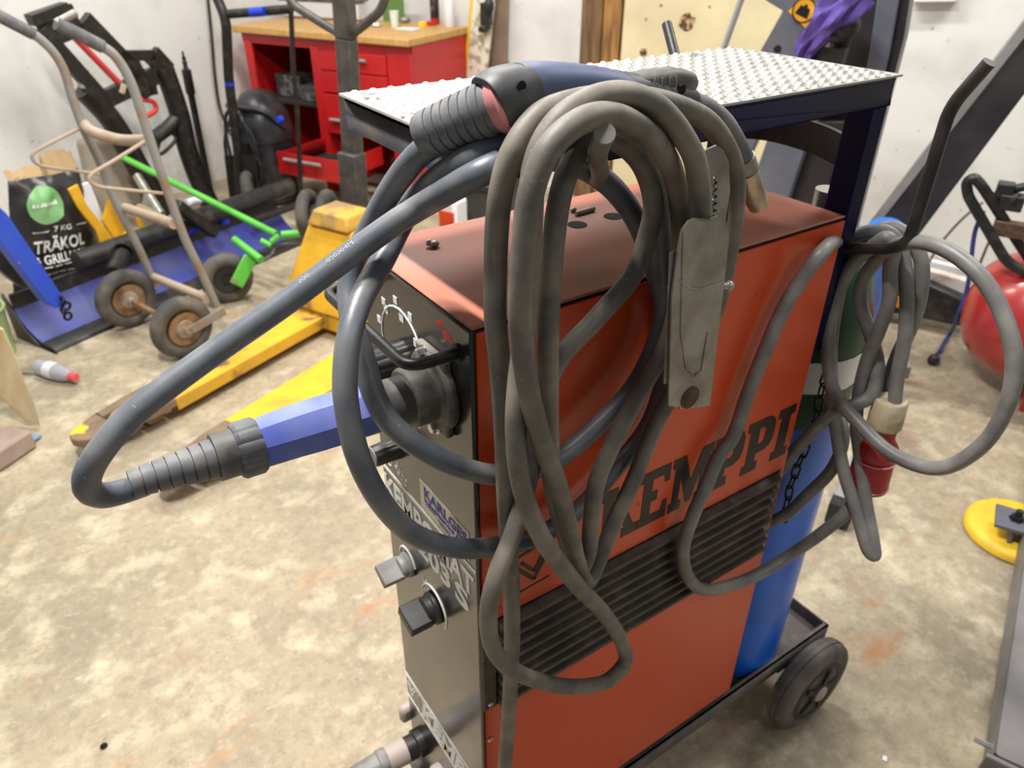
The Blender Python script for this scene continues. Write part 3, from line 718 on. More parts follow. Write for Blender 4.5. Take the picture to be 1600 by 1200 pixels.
secs = [(H(766, 168), 0.024, 0.021, .8), (H(778, 161), 0.0255, 0.022, .8), (H(800, 155), 0.0255, 0.022, .75), (H(830, 148), 0.0235, 0.021, .75), (H(880, 143), 0.0200, 0.0195, .8), (H(940, 144), 0.0185, 0.0185, .8), (H(990, 149), 0.018, 0.018, .8), (H(1040, 156), 0.0165, 0.0175, .75), (H(1070, 160), 0.014, 0.0165, .75), (H(1076, 161), 0.0115, 0.014, .75)]

loft(secs).build('handle', M['handle_grey'], wt)
secs = [(H(818, 147), 0.0235, 0.0200, .8), (H(834, 141.5), 0.0215, 0.0215, .8), (H(880, 136), 0.0185, 0.0202, .85), (H(940, 138), 0.0165, 0.0192, .85), (H(985, 144), 0.0135, 0.0186, .85), (H(1006, 147), 0.010, 0.0170, .85)]
loft(secs).build('handle_shell', M['handle_blue'], wt)
secs = [(H(972, 124), 0.002, 0.010, .8), (H(985, 127), 0.006, 0.013, .7), (H(1010, 127), 0.0095, 0.0135, .65), (H(1045, 128), 0.0125, 0.0135, .65), (H(1068, 131), 0.0115, 0.0130, .65), (H(1074, 136), 0.008, 0.011, .7)]
tr = loft(secs).build('trigger', M['dusty_black'], wt)
mb = MB()
for u, v in ((1022, 130), (1034, 129), (1046, 128), (1056, 127)):
    c = UY(u, v, hy - 0.0135); mb.box(c, (0.0012, 0.003, 0.008))
mb.build('grip_ridge', M['boot_rubber'], tr)
for u, v, r in ((811, 134, 0.0042), (1062, 139, 0.0042)):
    c = UY(u, v, hy - 0.0175 if u < 900 else hy - 0.0132)
    MB().lathe(c, -EY, [(0, r), (0.0035, r)], 18).build('screw_recess', M['hole_black'], wt)
nk = spline([H(1066, 158), UY(1100, 170, hy), UY(1128, 192, hy), UY(1150, 226, hy), UY(1163, 252, hy)], 6)
MB().tube(nk, 0.0112, 16).build('neck', M['boot_rubber'], wt)
n0, n1 = UY(1160, 246, hy), UY(1185, 322, hy); nd = (n1 - n0).normalized(); NL = (n1 - n0).length
MB().lathe(n0, nd, [(0, 0.0122), (NL * .22, 0.0126), (NL * .24, 0.0110), (NL * .27, 0.0110)], 24).build('insulator_ring', M['galvanised'], wt)
MB().lathe(n0 + nd * NL * .26, nd, [(0, 0.0122), (NL * .2, 0.0126), (NL * .55, 0.0126), (NL * .74, 0.0105), (NL * .74, 0.008), (NL * .6, 0.008)], 28).build('gas_nozzle', M['nozzle_copper'], wt)

# ------------------------------------------------------------------ earth lead with clamp
el = thing('earth_cable', (0.11, -0.06, 1.32), 'dusty dark earth cable coiled on the shelf peg, with a grey steel clamp', 'cable')
Gp = [(783, 1290, -.03), (789, 1197, -.034), (796, 1100, -.038), (800, 1000, -.042), (798, 900, -.045), (791, 786, -.05), (787, 661, -.055), (780, 562, -.056), (774, 502, -.056), (774, 420, -.057), (782, 304, -.066), (802, 236, -.070), (842, 182, -.069), (896, 159, -.068), (970, 152, -.066), (1045, 162, -.062), (1112, 196, -.052), (1146, 257, -.050), (1149, 322, -.050), (1142, 376, -.050), (1130, 440, -.05), (1108, 510, -.048), (1070, 580, -.046), (1024, 665, -.046), (990, 750, -.050), (959, 817, -.055), (938, 870, -.062), (920, 908, -.070),
      (903, 880, -.082), (893, 840, -.090), (871, 755, -.100), (847, 690, -.106), (824, 600, -.109), (813, 500, -.111), (815, 430, -.112), (819, 390, -.112), (829, 304, -.113), (856, 235, -.113), (900, 193, -.112), (945, 180, -.109), (992, 195, -.100), (1030, 229, -.088), (1052, 270, -.076), (1063, 330, -.068), (1064, 420, -.060), (1048, 520, -.056), (995, 620, -.056), (958, 692, -.060), (932, 755, -.064), (924, 817, -.066), (918, 868, -.066), (906, 892, -.064),
      (884, 840, -.066), (864, 760, -.070), (858, 680, -.074), (857, 600, -.074), (857, 505, -.074), (863, 401, -.072), (876, 304, -.068), (900, 240, -.062), (935, 212, -.058), (970, 222, -.056), (1006, 262, -.056), (1021, 320, -.056), (1011, 372, -.056), (988, 431, -.056), (930, 500, -.054), (871, 566, -.052), (844, 640, -.054), (828, 740, -.060), (802, 833, -.072), (777, 895, -.080), (764, 950, -.084), (768, 1005, -.084), (794, 1042, -.084), (850, 1066, -.084), (905, 1073, -.086), (952, 1062, -.088), (976, 1036, -.088), (971, 1003, -.088), (943, 958, -.088), (896, 908, -.100), (843, 833, -.104), (814, 755, -.098), (806, 665, -.093), (811, 590, -.088), (820, 520, -.083), (826, 430, -.084), (829, 340, -.089), (834, 270, -.091), (850, 222, -.091), (877, 185, -.092), (920, 157, -.092), (960, 147, -.092), (999, 152, -.092), (1034, 173, -.093), (1066, 211, -.096), (1085, 248, -.100), (1093, 300, -.101), (1095, 345, -.102), (1093, 400, -.102)]
MB().tube(path(Gp), 0.0098, 14).build('cable', M['rubber_cable'], el)
# clamp: two long pressed plates, rivet, copper pad
def plate(pts, y, th):
    mb = MB(); P = [UY(u, v, y) for u, v in pts]
    bm = bmesh.new(); f = bm.faces.new([bm.verts.new(p) for p in P]); bmesh.ops.triangulate(bm, faces=[f]); bm.verts.index_update()
    n = len(P); tri = [tuple(v.index for v in g.verts) for g in bm.faces]; bm.free()
    mb.add(P, tri, False); mb.add([p + V((0, th, 0)) for p in P], tri, False)
    o = len(mb.v) - 2 * n
    for i in range(n): mb.f.append([o + i, o + (i + 1) % n, o + n + (i + 1) % n, o + n + i]); mb.sm.append(False)
    return mb
yf = -0.116
fpl = plate([(1045, 634), (1050, 470), (1059, 395), (1066, 360), (1076, 346), (1086, 341), (1092, 346), (1102, 348), (1112, 342), (1122, 337), (1130, 341), (1138, 350), (1139, 372), (1131, 450), (1120, 540), (1109, 634), (1080, 638)], yf, 0.0022)
jf = fpl.build('front_jaw', M['galvanised'], el)
mb = MB()
for q0, q1 in (((1059, 395), (1047, 600)), ((1138, 372), (1112, 600))):
    a, b = UY(*q0, yf), UY(*q1, yf); mb.bar(a + V((0, .005, 0)), b + V((0, .004, 0)), 0.009, 0.0016, up=EY)
ws = mb.build('side_flange', M['galvanised'], jf)
mb = MB(); mb.tube([UY(u, v, yf - 0.0004) for u, v in ((1068, 362), (1064, 520), (1072, 575), (1084, 588), (1096, 578), (1106, 520))], 0.0010, 6)
mb.tube([UY(u, v, yf - 0.0003) for u, v in ((1062, 438), (1078, 450), (1095, 452), (1130, 440))], 0.0008, 6); mb.build('pressed_rib', M['galvanised'], jf)
c = UY(1078, 621, yf); MB().lathe(c + V((0, .001, 0)), -EY, [(0, 0.0125), (0.002, 0.0125), (0.0026, 0.009), (0.0036, 0.0085), (0.004, 0.006)], 24).build('contact_pad', M['rusty'], jf)
bj = plate([(1062, 640), (1066, 500), (1072, 420), (1090, 300), (1094, 242), (1104, 234), (1120, 227), (1130, 234), (1139, 252), (1141, 300), (1133, 350), (1128, 430), (1118, 520), (1106, 630)], -0.086, 0.002).build('rear_jaw', M['galvanised'], el)
c = UY(1137, 446, -0.11); MB().tube([UY(1052, 450, -0.104), UY(1139, 447, -0.104)], 0.0035, 10).ball(UY(1139, 447, -0.104), 0.0055, 10, 6).ball(UY(1051, 450, -0.104), 0.0055, 10, 6).build('pivot_pin', M['galvanised'], el)
mb = MB(); hx = []
p0_, p1_ = UY(1118, 275, -0.096), UY(1113, 420, -0.100); d = (p1_ - p0_)
for i in range(120):
    t = i / 119; a = 2 * PI * 14 * t; hx.append(p0_ + d * t + V((math.cos(a), math.sin(a), 0)) * (0.0035 * (0.35 + 0.65 * t)))
mb.tube(hx, 0.0009, 5); mb.build('spring', M['black_steel'], el)

# ------------------------------------------------------------------ mains lead with red plug
ml = thing('mains_cable', (0.60, -0.06, 1.15), 'grey and black mains cable hanging in loops from the tall hook, with a red plug', 'cable')
Pp = [(1397, 640, 'x', .645), (1402, 590, 'x', .645), (1413, 532, 'x', .645), (1417, 467, 'x', .645), (1413, 412, 'x', .642), (1404, 380, 'x', .640), (1385, 362, 'x', .636), (1355, 363, 'x', .622), (1318, 374, 'x', .606), (1285, 394, -.032), (1249, 441, -.024), (1222, 487, -.022), (1195, 549, -.022), (1168, 617, -.022), (1144, 684, -.022), (1122, 715, -.022), (1103, 760, -.024), (1084, 802, -.026), (1068, 852, -.028), (1073, 897, -.028), (1099, 921, -.028), (1146, 913, -.03), (1193, 893, -.04), (1240, 863, 'x', .575), (1285, 832, 'x', .59), (1327, 795, 'x', .61), (1362, 735, 'x', .655), (1382, 650, 'x', .672), (1395, 575, 'x', .672), (1428, 499, 'x', .668), (1440, 445, 'x', .664), (1438, 402, 'x', .660), (1420, 370, 'x', .655), (1390, 355, 'x', .650), (1354, 372, 'x', .640), (1326, 410, 'x', .632), (1308, 470, 'x', .625), (1298, 545, 'x', .620), (1301, 620, 'x', .612), (1308, 680, 'x', .606), (1318, 735, 'x', .602), (1339, 801, 'x', .600), (1358, 862, 'x', .598), (1366, 868, 'x', .602), (1364, 845, 'x', .606), (1352, 780, 'x', .614), (1344, 715, 'x', .625), (1338, 650, 'x', .632), (1352, 572, 'x', .632), (1375, 512, 'x', .628), (1390, 467, 'x', .624), (1391, 420, 'x', .620), (1396, 384, 'x', .618), (1385, 372, 'x', .614), (1360, 388, 'x', .608), (1330, 416, 'x', .604), (1305, 470, 'x', .600), (1294, 539, 'x', .597), (1303, 610, 'x', .594), (1347, 667, 'x', .59), (1397, 711, 'x', .585), (1465, 732, 'x', .585), (1532, 698, 'x', .585), (1573, 634, 'x', .585), (1585, 566, 'x', .585), (1567, 492, 'x', .588), (1532, 432, 'x', .590), (1482, 392, 'x', .594), (1434, 378, 'x', .600), (1402, 384, 'x', .606), (1372, 404, 'x', .622), (1348, 440, 'x', .634), (1345, 478, 'x', .640), (1360, 521, 'x', .644), (1371, 570, 'x', .644), (1360, 620, 'x', .630), (1325, 636, 'x', .610), (1290, 655, 'x', .602), (1251, 694, 'x', .592), (1208, 751, 'x', .58), (1189, 790, 'x', .574), (1190, 816, 'x', .574), (1224, 806, 'x', .586), (1265, 770, 'x', .60), (1302, 730, 'x', .625), (1318, 680, 'x', .66), (1300, 620, 'x', .70)]
MB().tube(path(Pp), 0.0098, 12).build('cable', M['mains_rubber'], ml)
q0, q1 = UX(1393, 624, .645), UX(1354, 758, .645); pd = (q1 - q0).normalized(); PL = (q1 - q0).length
MB().lathe(q0, pd, [(0, 0.0115), (0, 0.0215), (0.003, 0.0235), (PL * .28, 0.0245), (PL * .30, 0.022)], 28, rib=lambda i: 0.97 if i % 4 == 0 else 1).build('plug_collar', M['plug_cream'], ml)
MB().lathe(q0 + pd * PL * .27, pd, [(0, 0.020), (PL * .14, 0.0195), (PL * .18, 0.0225), (PL * .24, 0.0285), (PL * .34, 0.0285), (PL * .37, 0.0268), (PL * .42, 0.0288), (PL * .71, 0.0300), (PL * .73, 0.0300), (PL * .73, 0.026), (PL * .5, 0.025)], 32).build('plug_body', M['plug_red'], ml)
MB().torus(q0 + pd * PL * .66, pd, 0.0298, 0.0012, 32, 8).torus(q0 + pd * PL * .97, pd, 0.0302, 0.0012, 32, 8).build('plug_rim', M['pink_rubber'], ml)

# ------------------------------------------------------------------ background materials
mat('red_bench', rgb(196, 28, 30), 0.4, c2=rgb(176, 24, 28), scale=5, coat=0.2)
mat('wood_top', rgb(206, 164, 100), 0.5, c2=rgb(186, 142, 80), scale=14, stretch=(1, 6, 1))
mat('dark_case', rgb(62, 62, 62), 0.45, c2=rgb(110, 110, 108), scale=25, lo=0.5, hi=0.6)
mat('drawer_mat', rgb(36, 36, 38), 0.7)
mat('vac_black', rgb(34, 35, 38), 0.35, c2=rgb(54, 54, 58), scale=14)
mat('blue_plastic', rgb(26, 56, 190), 0.35)
mat('truck_grey', rgb(148, 148, 146), 0.55, metal=0.2, c2=rgb(150, 122, 92), scale=9, lo=0.5, hi=0.68)
mat('wire_beige', rgb(170, 152, 132), 0.6)
mat('rim_rusty', rgb(150, 120, 88), 0.55, metal=0.2, c2=rgb(104, 76, 54), scale=16, lo=0.45, hi=0.62)
mat('hub_silver', rgb(186, 180, 168), 0.4, metal=0.5, c2=rgb(150, 130, 108), scale=18)
mat('jack_yellow', rgb(236, 184, 40), 0.5, c2=rgb(206, 160, 48), scale=7, c3=rgb(120, 92, 60), s3=6, lo3=0.60, hi3=0.68)
mat('jack_worn', rgb(136, 112, 86), 0.65, c2=rgb(112, 94, 76), scale=14, c3=rgb(236, 190, 40), s3=9, lo3=0.62, hi3=0.66)
mat('jack_cap', rgb(204, 160, 66), 0.6, c2=rgb(150, 122, 86), scale=9, lo=0.42, hi=0.6)
mat('stand_yellow', rgb(240, 184, 44), 0.5, c2=rgb(222, 164, 36), scale=8)
mat('dark_lever', rgb(60, 58, 56), 0.45, c2=rgb(84, 80, 76), scale=20)
mat('roller_tan', rgb(170, 146, 108), 0.6)
mat('plow_blue', rgb(52, 62, 150), 0.45, c2=rgb(74, 78, 128), scale=6)
mat('beam_blue', rgb(40, 76, 204), 0.4, c2=rgb(46, 84, 196), scale=10, c3=rgb(220, 110, 90), s3=26, lo3=0.73, hi3=0.75)
mat('plow_black', rgb(32, 31, 32), 0.4, c2=rgb(66, 62, 58), scale=12, lo=0.5, hi=0.7)
mat('bag_black', rgb(36, 35, 36), 0.28, c2=rgb(56, 54, 54), scale=8, bump=0.3, bscale=24)
mat('paper_brown', rgb(176, 150, 112), 0.8)
mat('bag_green', rgb(110, 170, 104), 0.4, c2=rgb(140, 180, 130), scale=10)
mat('red_script', rgb(200, 48, 44), 0.5)
mat('lime_green', rgb(100, 196, 76), 0.38, c2=rgb(84, 176, 62), scale=8)
mat('bucket_green', rgb(160, 184, 122), 0.45)
mat('pet_clear', rgb(196, 200, 208), 0.12, c2=None, trans=0.35)
mat('cap_red', rgb(228, 84, 92), 0.45)
mat('plank_wood', rgb(206, 186, 146), 0.75, c2=rgb(178, 154, 112), scale=16, stretch=(1, 1, 0.3))
mat('brick', rgb(168, 152, 140), 0.85, c2=rgb(146, 124, 114), scale=9, bump=0.4, bscale=40)
mat('cloth_blue', rgb(128, 150, 176), 0.9, c2=rgb(104, 126, 150), scale=20)
mat('hoist_grey', rgb(88, 92, 104), 0.42, c2=rgb(104, 106, 114), scale=6)
mat('leg_grey', rgb(150, 150, 152), 0.5, c2=rgb(130, 128, 126), scale=8)
mat('hoist_black', rgb(34, 33, 36), 0.4, c2=rgb(56, 54, 54), scale=6)
mat('warn_yellow', rgb(246, 176, 36), 0.5)
mat('purple_cloth', rgb(80, 60, 140), 0.75, c2=rgb(104, 82, 166), scale=16)
mat('tank_red', rgb(178, 38, 38), 0.3, c2=rgb(160, 48, 47), scale=4, coat=0.4, c3=rgb(120, 60, 56), s3=7, lo3=0.64, hi3=0.74)
mat('disc_yellow', rgb(244, 204, 44), 0.55, c2=rgb(226, 184, 60), scale=16)
mat('beam_grey', rgb(104, 101, 102), 0.5, c2=rgb(128, 124, 124), scale=7)
mat('bin_grey', rgb(66, 66, 62), 0.55)
mat('sack_orange', rgb(232, 84, 48), 0.5, c2=rgb(210, 70, 40), scale=9)
mat('white_stuff', rgb(226, 228, 232), 0.6)
mat('cup_white', rgb(214, 224, 222), 0.35)
mat('bright_yellow', rgb(250, 200, 20), 0.5)
mat('can_dark', rgb(44, 30, 34), 0.4, c2=rgb(96, 92, 92), scale=22, lo=0.55, hi=0.6)
mat('tray_white', rgb(206, 208, 212), 0.5)
mat('leaf_green', rgb(92, 128, 66), 0.6)
mat('ski_yellow', rgb(228, 192, 74), 0.4)
mat('ski_white', rgb(226, 222, 206), 0.35, c2=rgb(166, 166, 134), scale=18, lo=0.5, hi=0.58)
mat('board_brown', rgb(146, 126, 106), 0.75, c2=rgb(128, 108, 90), scale=8)
mat('frame_red', rgb(206, 56, 58), 0.45)
mat('sack_grey', rgb(176, 164, 148), 0.8, c2=rgb(156, 144, 128), scale=6)
mat('amber', rgb(238, 150, 60), 0.4)
mat('pink_board', rgb(206, 178, 166), 0.7, c2=rgb(226, 222, 216), scale=9, lo=0.4, hi=0.5)
mat('blue_hose', rgb(40, 64, 130), 0.5)
mat('clear_wire', rgb(150, 148, 142), 0.5)

def rel(p): return p
# ------------------------------------------------------------------ red workbench
PB = UZ(637, 62, 0.94); PB.z = 0
FLp = UZ(371, 40, 0.94); FLp.z = 0
bl_ = (FLp - PB); BLn = 1.30; bl_.normalize(); bd_ = V((-bl_.y, bl_.x, 0)) * -1
if bd_.dot(NA) < 0: bd_ = -bd_
def Bn(l, d, z): return PB + bl_ * l + bd_ * d + EZ * z
BX = (bl_, bd_, EZ)
wb = thing('workbench', Bn(.5, .25, 0), 'red steel workbench with wooden top and one open drawer, against the wall', 'workbench')
DP = 0.66
def bbx(mb, l0, l1, d0, d1, z0, z1): return mb.box(Bn((l0 + l1) / 2, (d0 + d1) / 2, (z0 + z1) / 2), (abs(l1 - l0), abs(d1 - d0), abs(z1 - z0)), BX)
bbx(MB(), -0.0, BLn, 0.0, DP, 0.900, 0.940).build('worktop', M['wood_top'], wb, bevel=0.006)
bbx(MB(), 0.02, BLn - .04, 0.035, 0.055, 0.845, 0.899).build('apron', M['red_bench'], wb)
for l, w in ((0.012, .16), (0.655, .07), (1.19, .06)):
    bbx(MB(), l, l + w, 0.03, 0.05, 0.0, 0.86).build('leg_panel', M['red_bench'], wb, bevel=0.003)
for l in (0.012, 0.165, 0.655, 1.235): bbx(MB(), l, l + .012, .05, DP - .02, 0.0, 0.899).build('side_panel', M['red_bench'], wb)
bbx(MB(), 0.03, 1.235, DP - .04, DP - .02, 0.08, 0.899).build('back_panel', M['red_bench'], wb)
bbx(MB(), 0.67, 1.235, 0.05, DP - .05, 0.505, 0.520).build('shelf_board', M['drawer_mat'], wb)
def handle(par, l, d, z, w=0.13):
    return MB().tube([Bn(l - w / 2, d - .018, z), Bn(l + w / 2, d - .018, z)], 0.010, 10).build('handle', M['truck_grey'], par)
for z0, z1 in ((0.735, 0.842), (0.61, 0.728), (0.37, 0.60)):
    dw = bbx(MB(), 0.178, 0.65, 0.025, 0.045, z0, z1).build('drawer', M['red_bench'], wb, bevel=0.003)
    if z0 != 0.61: handle(dw, 0.37 if z0 > .6 else .55, 0.025, .807 if z0 > .6 else .455)
mb = MB(); o = 0.42
bbx(mb, 0.245, 0.700, 0.03 - o, 0.042 - o, 0.22, 0.345); bbx(mb, 0.25, 0.26, 0.04 - o, 0.44 - o, 0.23, 0.335); bbx(mb, 0.69, 0.70, 0.04 - o, 0.44 - o, 0.23, 0.335); bbx(mb, 0.26, 0.69, 0.04 - o, 0.44 - o, 0.23, 0.238)
dw = mb.build('drawer', M['red_bench'], wb); dw['label'] = 'open red drawer pulled out'
bbx(MB(), 0.262, 0.688, 0.045 - o, 0.435 - o, 0.239, 0.245).build('drawer_mat', M['drawer_mat'], dw); handle(dw, 0.50, 0.03 - o, 0.312, 0.27)
for i, (l, d, z, s_, m_, lab) in enumerate(((0.80, 0.20, 0.521, (.22, .2, .09), 'dark_case', 'dark tool case with shiny fittings on the open shelf of the red workbench'), (1.05, 0.24, 0.521, (.20, .18, .13), 'dark_case', 'darker tool case farther left on the open shelf of the red workbench'))):
    tag(bbx(MB(), l - s_[0] / 2, l + s_[0] / 2, d - s_[1] / 2, d + s_[1] / 2, z, z + s_[2]).build('tool_case', M[m_], base=Bn(l, d, z), bevel=0.006), lab, 'case', 'cases on the workbench shelf')
def onbench(name, u, v, z=0.94): p = UZ(u, v, z); return p
# things on the bench
p = onbench('t', 470, 22); tr_ = thing('storage_tray', p, 'pale grey plastic tray tilted on the left of the wooden bench top', 'tray')
q0 = UZ(436, 27, .942); q1 = UZ(560, 34, .942); dd = (q1 - q0); dd.z = 0; dl = dd.length; dd.normalize(); dn = V((-dd.y, dd.x, 0)); dn = dn if dn.dot(NA) > 0 else -dn
mb = MB(); mb.box((q0 + q1) / 2 + dn * .06 + EZ * .055, (dl, .10, .10), (dd, dn, EZ)); mb.build('tray_body', M['tray_white'], tr_, bevel=0.01)
mb = MB(); mb.box((q0 + q1) / 2 + dn * .06 + EZ * .112, (dl + .02, .12, .012), (dd, dn, EZ)); mb.build('rim', M['dark_case'], tr_)
for nm, u, v, r, h, m_, lab, cat, grp in (
    ('paper_cup', 617, 42, .028, .085, 'cup_white', 'white plastic cup beside the paper on the bench top', 'cup', None),
    ('paper_cup', 566, 32, .020, .05, 'cup_white', 'small white cup left of the steel ring on the bench', 'cup', None),
    ('bottle', 703, 42, .030, .20, 'white_stuff', 'tall white bottle at the right end of the wooden bench top', 'bottle', None),
    ('spray_can', 680, 38, .028, .18, 'can_dark', 'dark spray can with red base next to the white bottle', 'can', None)):
    p = UZ(u, v, .94)
    t_ = thing(nm, p, lab, cat)
    prof = [(0, r * .75), (h, r)] if nm == 'paper_cup' else [(0, r * .9), (.004, r), (h * .8, r), (h * .9, r * .6), (h, r * .45)]
    MB().lathe(p, EZ, prof, 20).build('body', M[m_], t_)
    if nm == 'spray_can': MB().lathe(p + EZ * .001, EZ, [(0, r * 1.04), (.035, r * 1.04)], 20).build('base_band', M['red_bench'], t_)
    elif nm == 'bottle': MB().lathe(p + EZ * h, EZ, [(0, r * .5), (.02, r * .5)], 16).build('cap', M['white_stuff'], t_)
    else: MB().torus(p + EZ * h, EZ, r, .002, 20, 6).build('rim', M[m_], t_)
p = UZ(661, 43, .94); tag(MB().box(p + EZ * .016, (.036, .036, .032), BX).build('carton', M['bright_yellow'], base=p, bevel=.003), 'small bright yellow carton on the wooden bench top', 'box')
p = UZ(674, 40, .94); tag(MB().box(p + EZ * .012, (.05, .04, .024), BX).build('carton', M['red_bench'], base=p, bevel=.003), 'small red carton right behind the yellow one on the bench', 'box')
p = UZ(638, 46, .94); tag(MB().box(p + EZ * .004, (.13, .08, .006), BX).build('paper_stack', M['white_stuff'], base=p), 'white crumpled papers lying at the bench front edge', 'paper')
p = UZ(588, 42, .94); tag(MB().torus(p + EZ * .012, V((.3, -.2, 1)), .028, .009, 24, 8).build('steel_ring', M['bright_steel'], base=p), 'shiny steel ring lying near the front edge of the bench top', 'ring')
p = UZ(634, 36, .94); tag(MB().ball(p + EZ * .02, (.035, .025, .02), 12, 8).build('fitting', M['galvanised'], base=p), 'grey round metal fitting behind the white papers on the bench', 'fitting')
p = UZ(604, 36, .94); tag(MB().box(p + bd_ * .08 + EZ * .10, (.16, .01, .20), BX).build('card', M['leaf_green'], base=p + bd_ * .08), 'green card standing upright behind the white cup on the bench', 'card')

# ------------------------------------------------------------------ skis, board by the wall
def lean(name, pts, a, th, m_, label, cat):
    P = [UA(u, v, a) for u, v in pts]
    return tag(MB().prism(P, NA * th).build(name, M[m_], base=P[-1] * 1.0, bevel=0.003), label, cat)
P = [UA(u, v, 3.62) for u, v in ((742, 0), (757, 0), (734, 140), (722, 140))]
sk = thing('ski', P[2], 'pale ski with yellow edge and black binding leaning beside the red workbench', 'ski')
Q = [UA(u, v, 3.62) for u, v in ((737, -30), (742, -30), (728, 140), (722, 140))]; MB().prism(Q, NA * .02).build('edge_strip', M['ski_yellow'], sk)
Q = [UA(u, v, 3.62) for u, v in ((742, -30), (775, -30), (757, 140), (728, 140))]; MB().prism(Q, NA * .018).build('deck', M['ski_white'], sk)
mb = MB(); c = UA(760, 22, 3.59); mb.box(c, (.05, .06, .12), (NA, NB, EZ)); c = UA(755, 46, 3.59); mb.box(c, (.04, .05, .03), (NA, NB, EZ)); mb.ball(UA(764, 10, 3.58), (.03, .03, .05), 10, 8)
mb.build('binding', M['black_plastic'], sk, bevel=.006)
lean('wooden_board', ((770, -30), (792, -30), (788, 130), (735, 130)), 3.72, .03, 'board_brown', 'brown board standing against the white wall behind the ski', 'board')
lean('wall_panel', ((724, 50), (748, 50), (742, 150), (716, 150)), 3.745, .02, 'board_brown', 'narrow brown panel between the red workbench and the ski', 'board')

# ------------------------------------------------------------------ vacuum cleaner, black sack truck, hoses by the left wall
vp = W(2.66, 3.285, 0)
vc = thing('vacuum_cleaner', vp, 'black drum vacuum cleaner with coiled hose in front of the workbench', 'vacuum cleaner')
MB().lathe(vp, EZ, [(0, .12), (.02, .16), (.36, .165), (.38, .17)], 28).build('drum', M['vac_black'], vc)
MB().lathe(vp + EZ * .38, EZ, [(0, .175), (.07, .175), (.14, .162), (.20, .13), (.25, .09), (.27, .04)], 28).build('motor_head', M['vac_black'], vc)
MB().tube(spline([vp + EZ * .46 + NB * .18, vp + EZ * .56 + NB * .15 - NA * .10, vp + EZ * .58 - NA * .165, vp + EZ * .56 - NB * .15 - NA * .10, vp + EZ * .46 - NB * .18], 6), .014, 10).build('carry_handle', M['vac_black'], vc)
MB().lathe(UA(440, 186, 2.44), -NA, [(0, .018), (.03, .016)], 14).build('switch', M['blue_plastic'], vc)
MB().lathe(vp - NA * .18 + EZ * .24, -NA, [(0, .045), (.03, .042)], 18).build('inlet', M['black_plastic'], vc)
MB().lathe(vp - NA * .13 + EZ * .47, -NA, [(0, .03), (.05, .02)], 12).build('latch', M['black_plastic'], vc)
pts = [vp - NA * .18 + V((0, 0, .24))]
for i in range(26):
    a = -PI / 2 + i * 0.5; pts.append(vp - NA * (.20 + .012 * math.sin(i)) + NB * (-.02 + .12 * math.cos(a) + .02 * math.sin(i * 1.7)) + EZ * (.33 + .25 * math.sin(a) + .015 * math.cos(i * 2.3)))
MB().tube(spline(pts, 4), .010, 8).build('hose', M['vac_black'], vc)

sa = 2.40
def SA(u, v, a=sa): return UA(u, v, a)
st = thing('sack_truck', UA(372, 330, sa), 'black sack truck with blue tape marks standing by the left wall', 'sack truck')
MB().tube(fillet([SA(330, -25), SA(353, 30), SA(357, 120), SA(372, 240), SA(376, 320)], .05), .026, 12).build('upright', M['black_steel'], st)
MB().tube(fillet([SA(440, -30, 2.5), SA(454, 5, 2.5), SA(459, 120, 2.5), SA(464, 165, 2.5), SA(470, 300, 2.5)], .05), .013, 10).build('upright', M['black_steel'], st)
MB().tube([SA(358, 22), SA(456, 14, 2.5)], .022, 12).build('crossbar', M['black_steel'], st)
MB().tube([SA(392, 19.5, 2.42), SA(414, 17.5, 2.44)], .0225, 12).build('tape_mark', M['blue_plastic'], st)
Q = [SA(350, 243), SA(398, 243), SA(404, 332), SA(362, 336)]; MB().prism(Q, NA * .012).build('toe_plate', M['black_steel'], st)
MB().tube([SA(358.5, 128), SA(359, 133)], .027, 12).build('tape_mark', M['blue_plastic'], st)
wc = SA(388, 296, 2.34); MB().torus(wc, NB * -.75 + NA * .65, .075, .03, 28, 10).build('wheel', M['tyre_dusty'], st)
MB().lathe(wc, NB * -.75 + NA * .65, [(-.02, .05), (-.02, .02), (.02, .02), (.02, .05)], 20).build('hub', M['truck_grey'], st)
# wall cable
tag(MB().tube(spline([UB(324, -10, 3.86), UB(331, 60, 3.86), UB(336, 120, 3.86), UB(344, 170, 3.86), UB(358, 205, 3.80), UB(372, 225, 3.7)], 6), .010, 8).build('hanging_cable', M['vac_black'], base=UB(324, -10, 3.86)), 'thin black cable hanging down the white left wall', 'cable')
# lance
lb = 3.70
P0, P1 = UB(285, 80, lb), UB(332, 316, lb)
ln = thing('spray_lance', P1, 'black spray lance standing upright against the white left wall', 'lance')
ld_ = (P1 - P0).normalized(); LL = (P1 - P0).length
MB().lathe(P0, ld_, [(0, .006), (.03, .006), (.03, .012), (.05, .010), (.055, .014), (.08, .012), (.11, .020)], 12).build('nozzle', M['black_plastic'], ln)
MB().lathe(P0 + ld_ * .10, ld_, [(0, .027), (.13, .027), (.14, .020), (LL - .1, .020)], 14).build('tube', M['black_plastic'], ln)

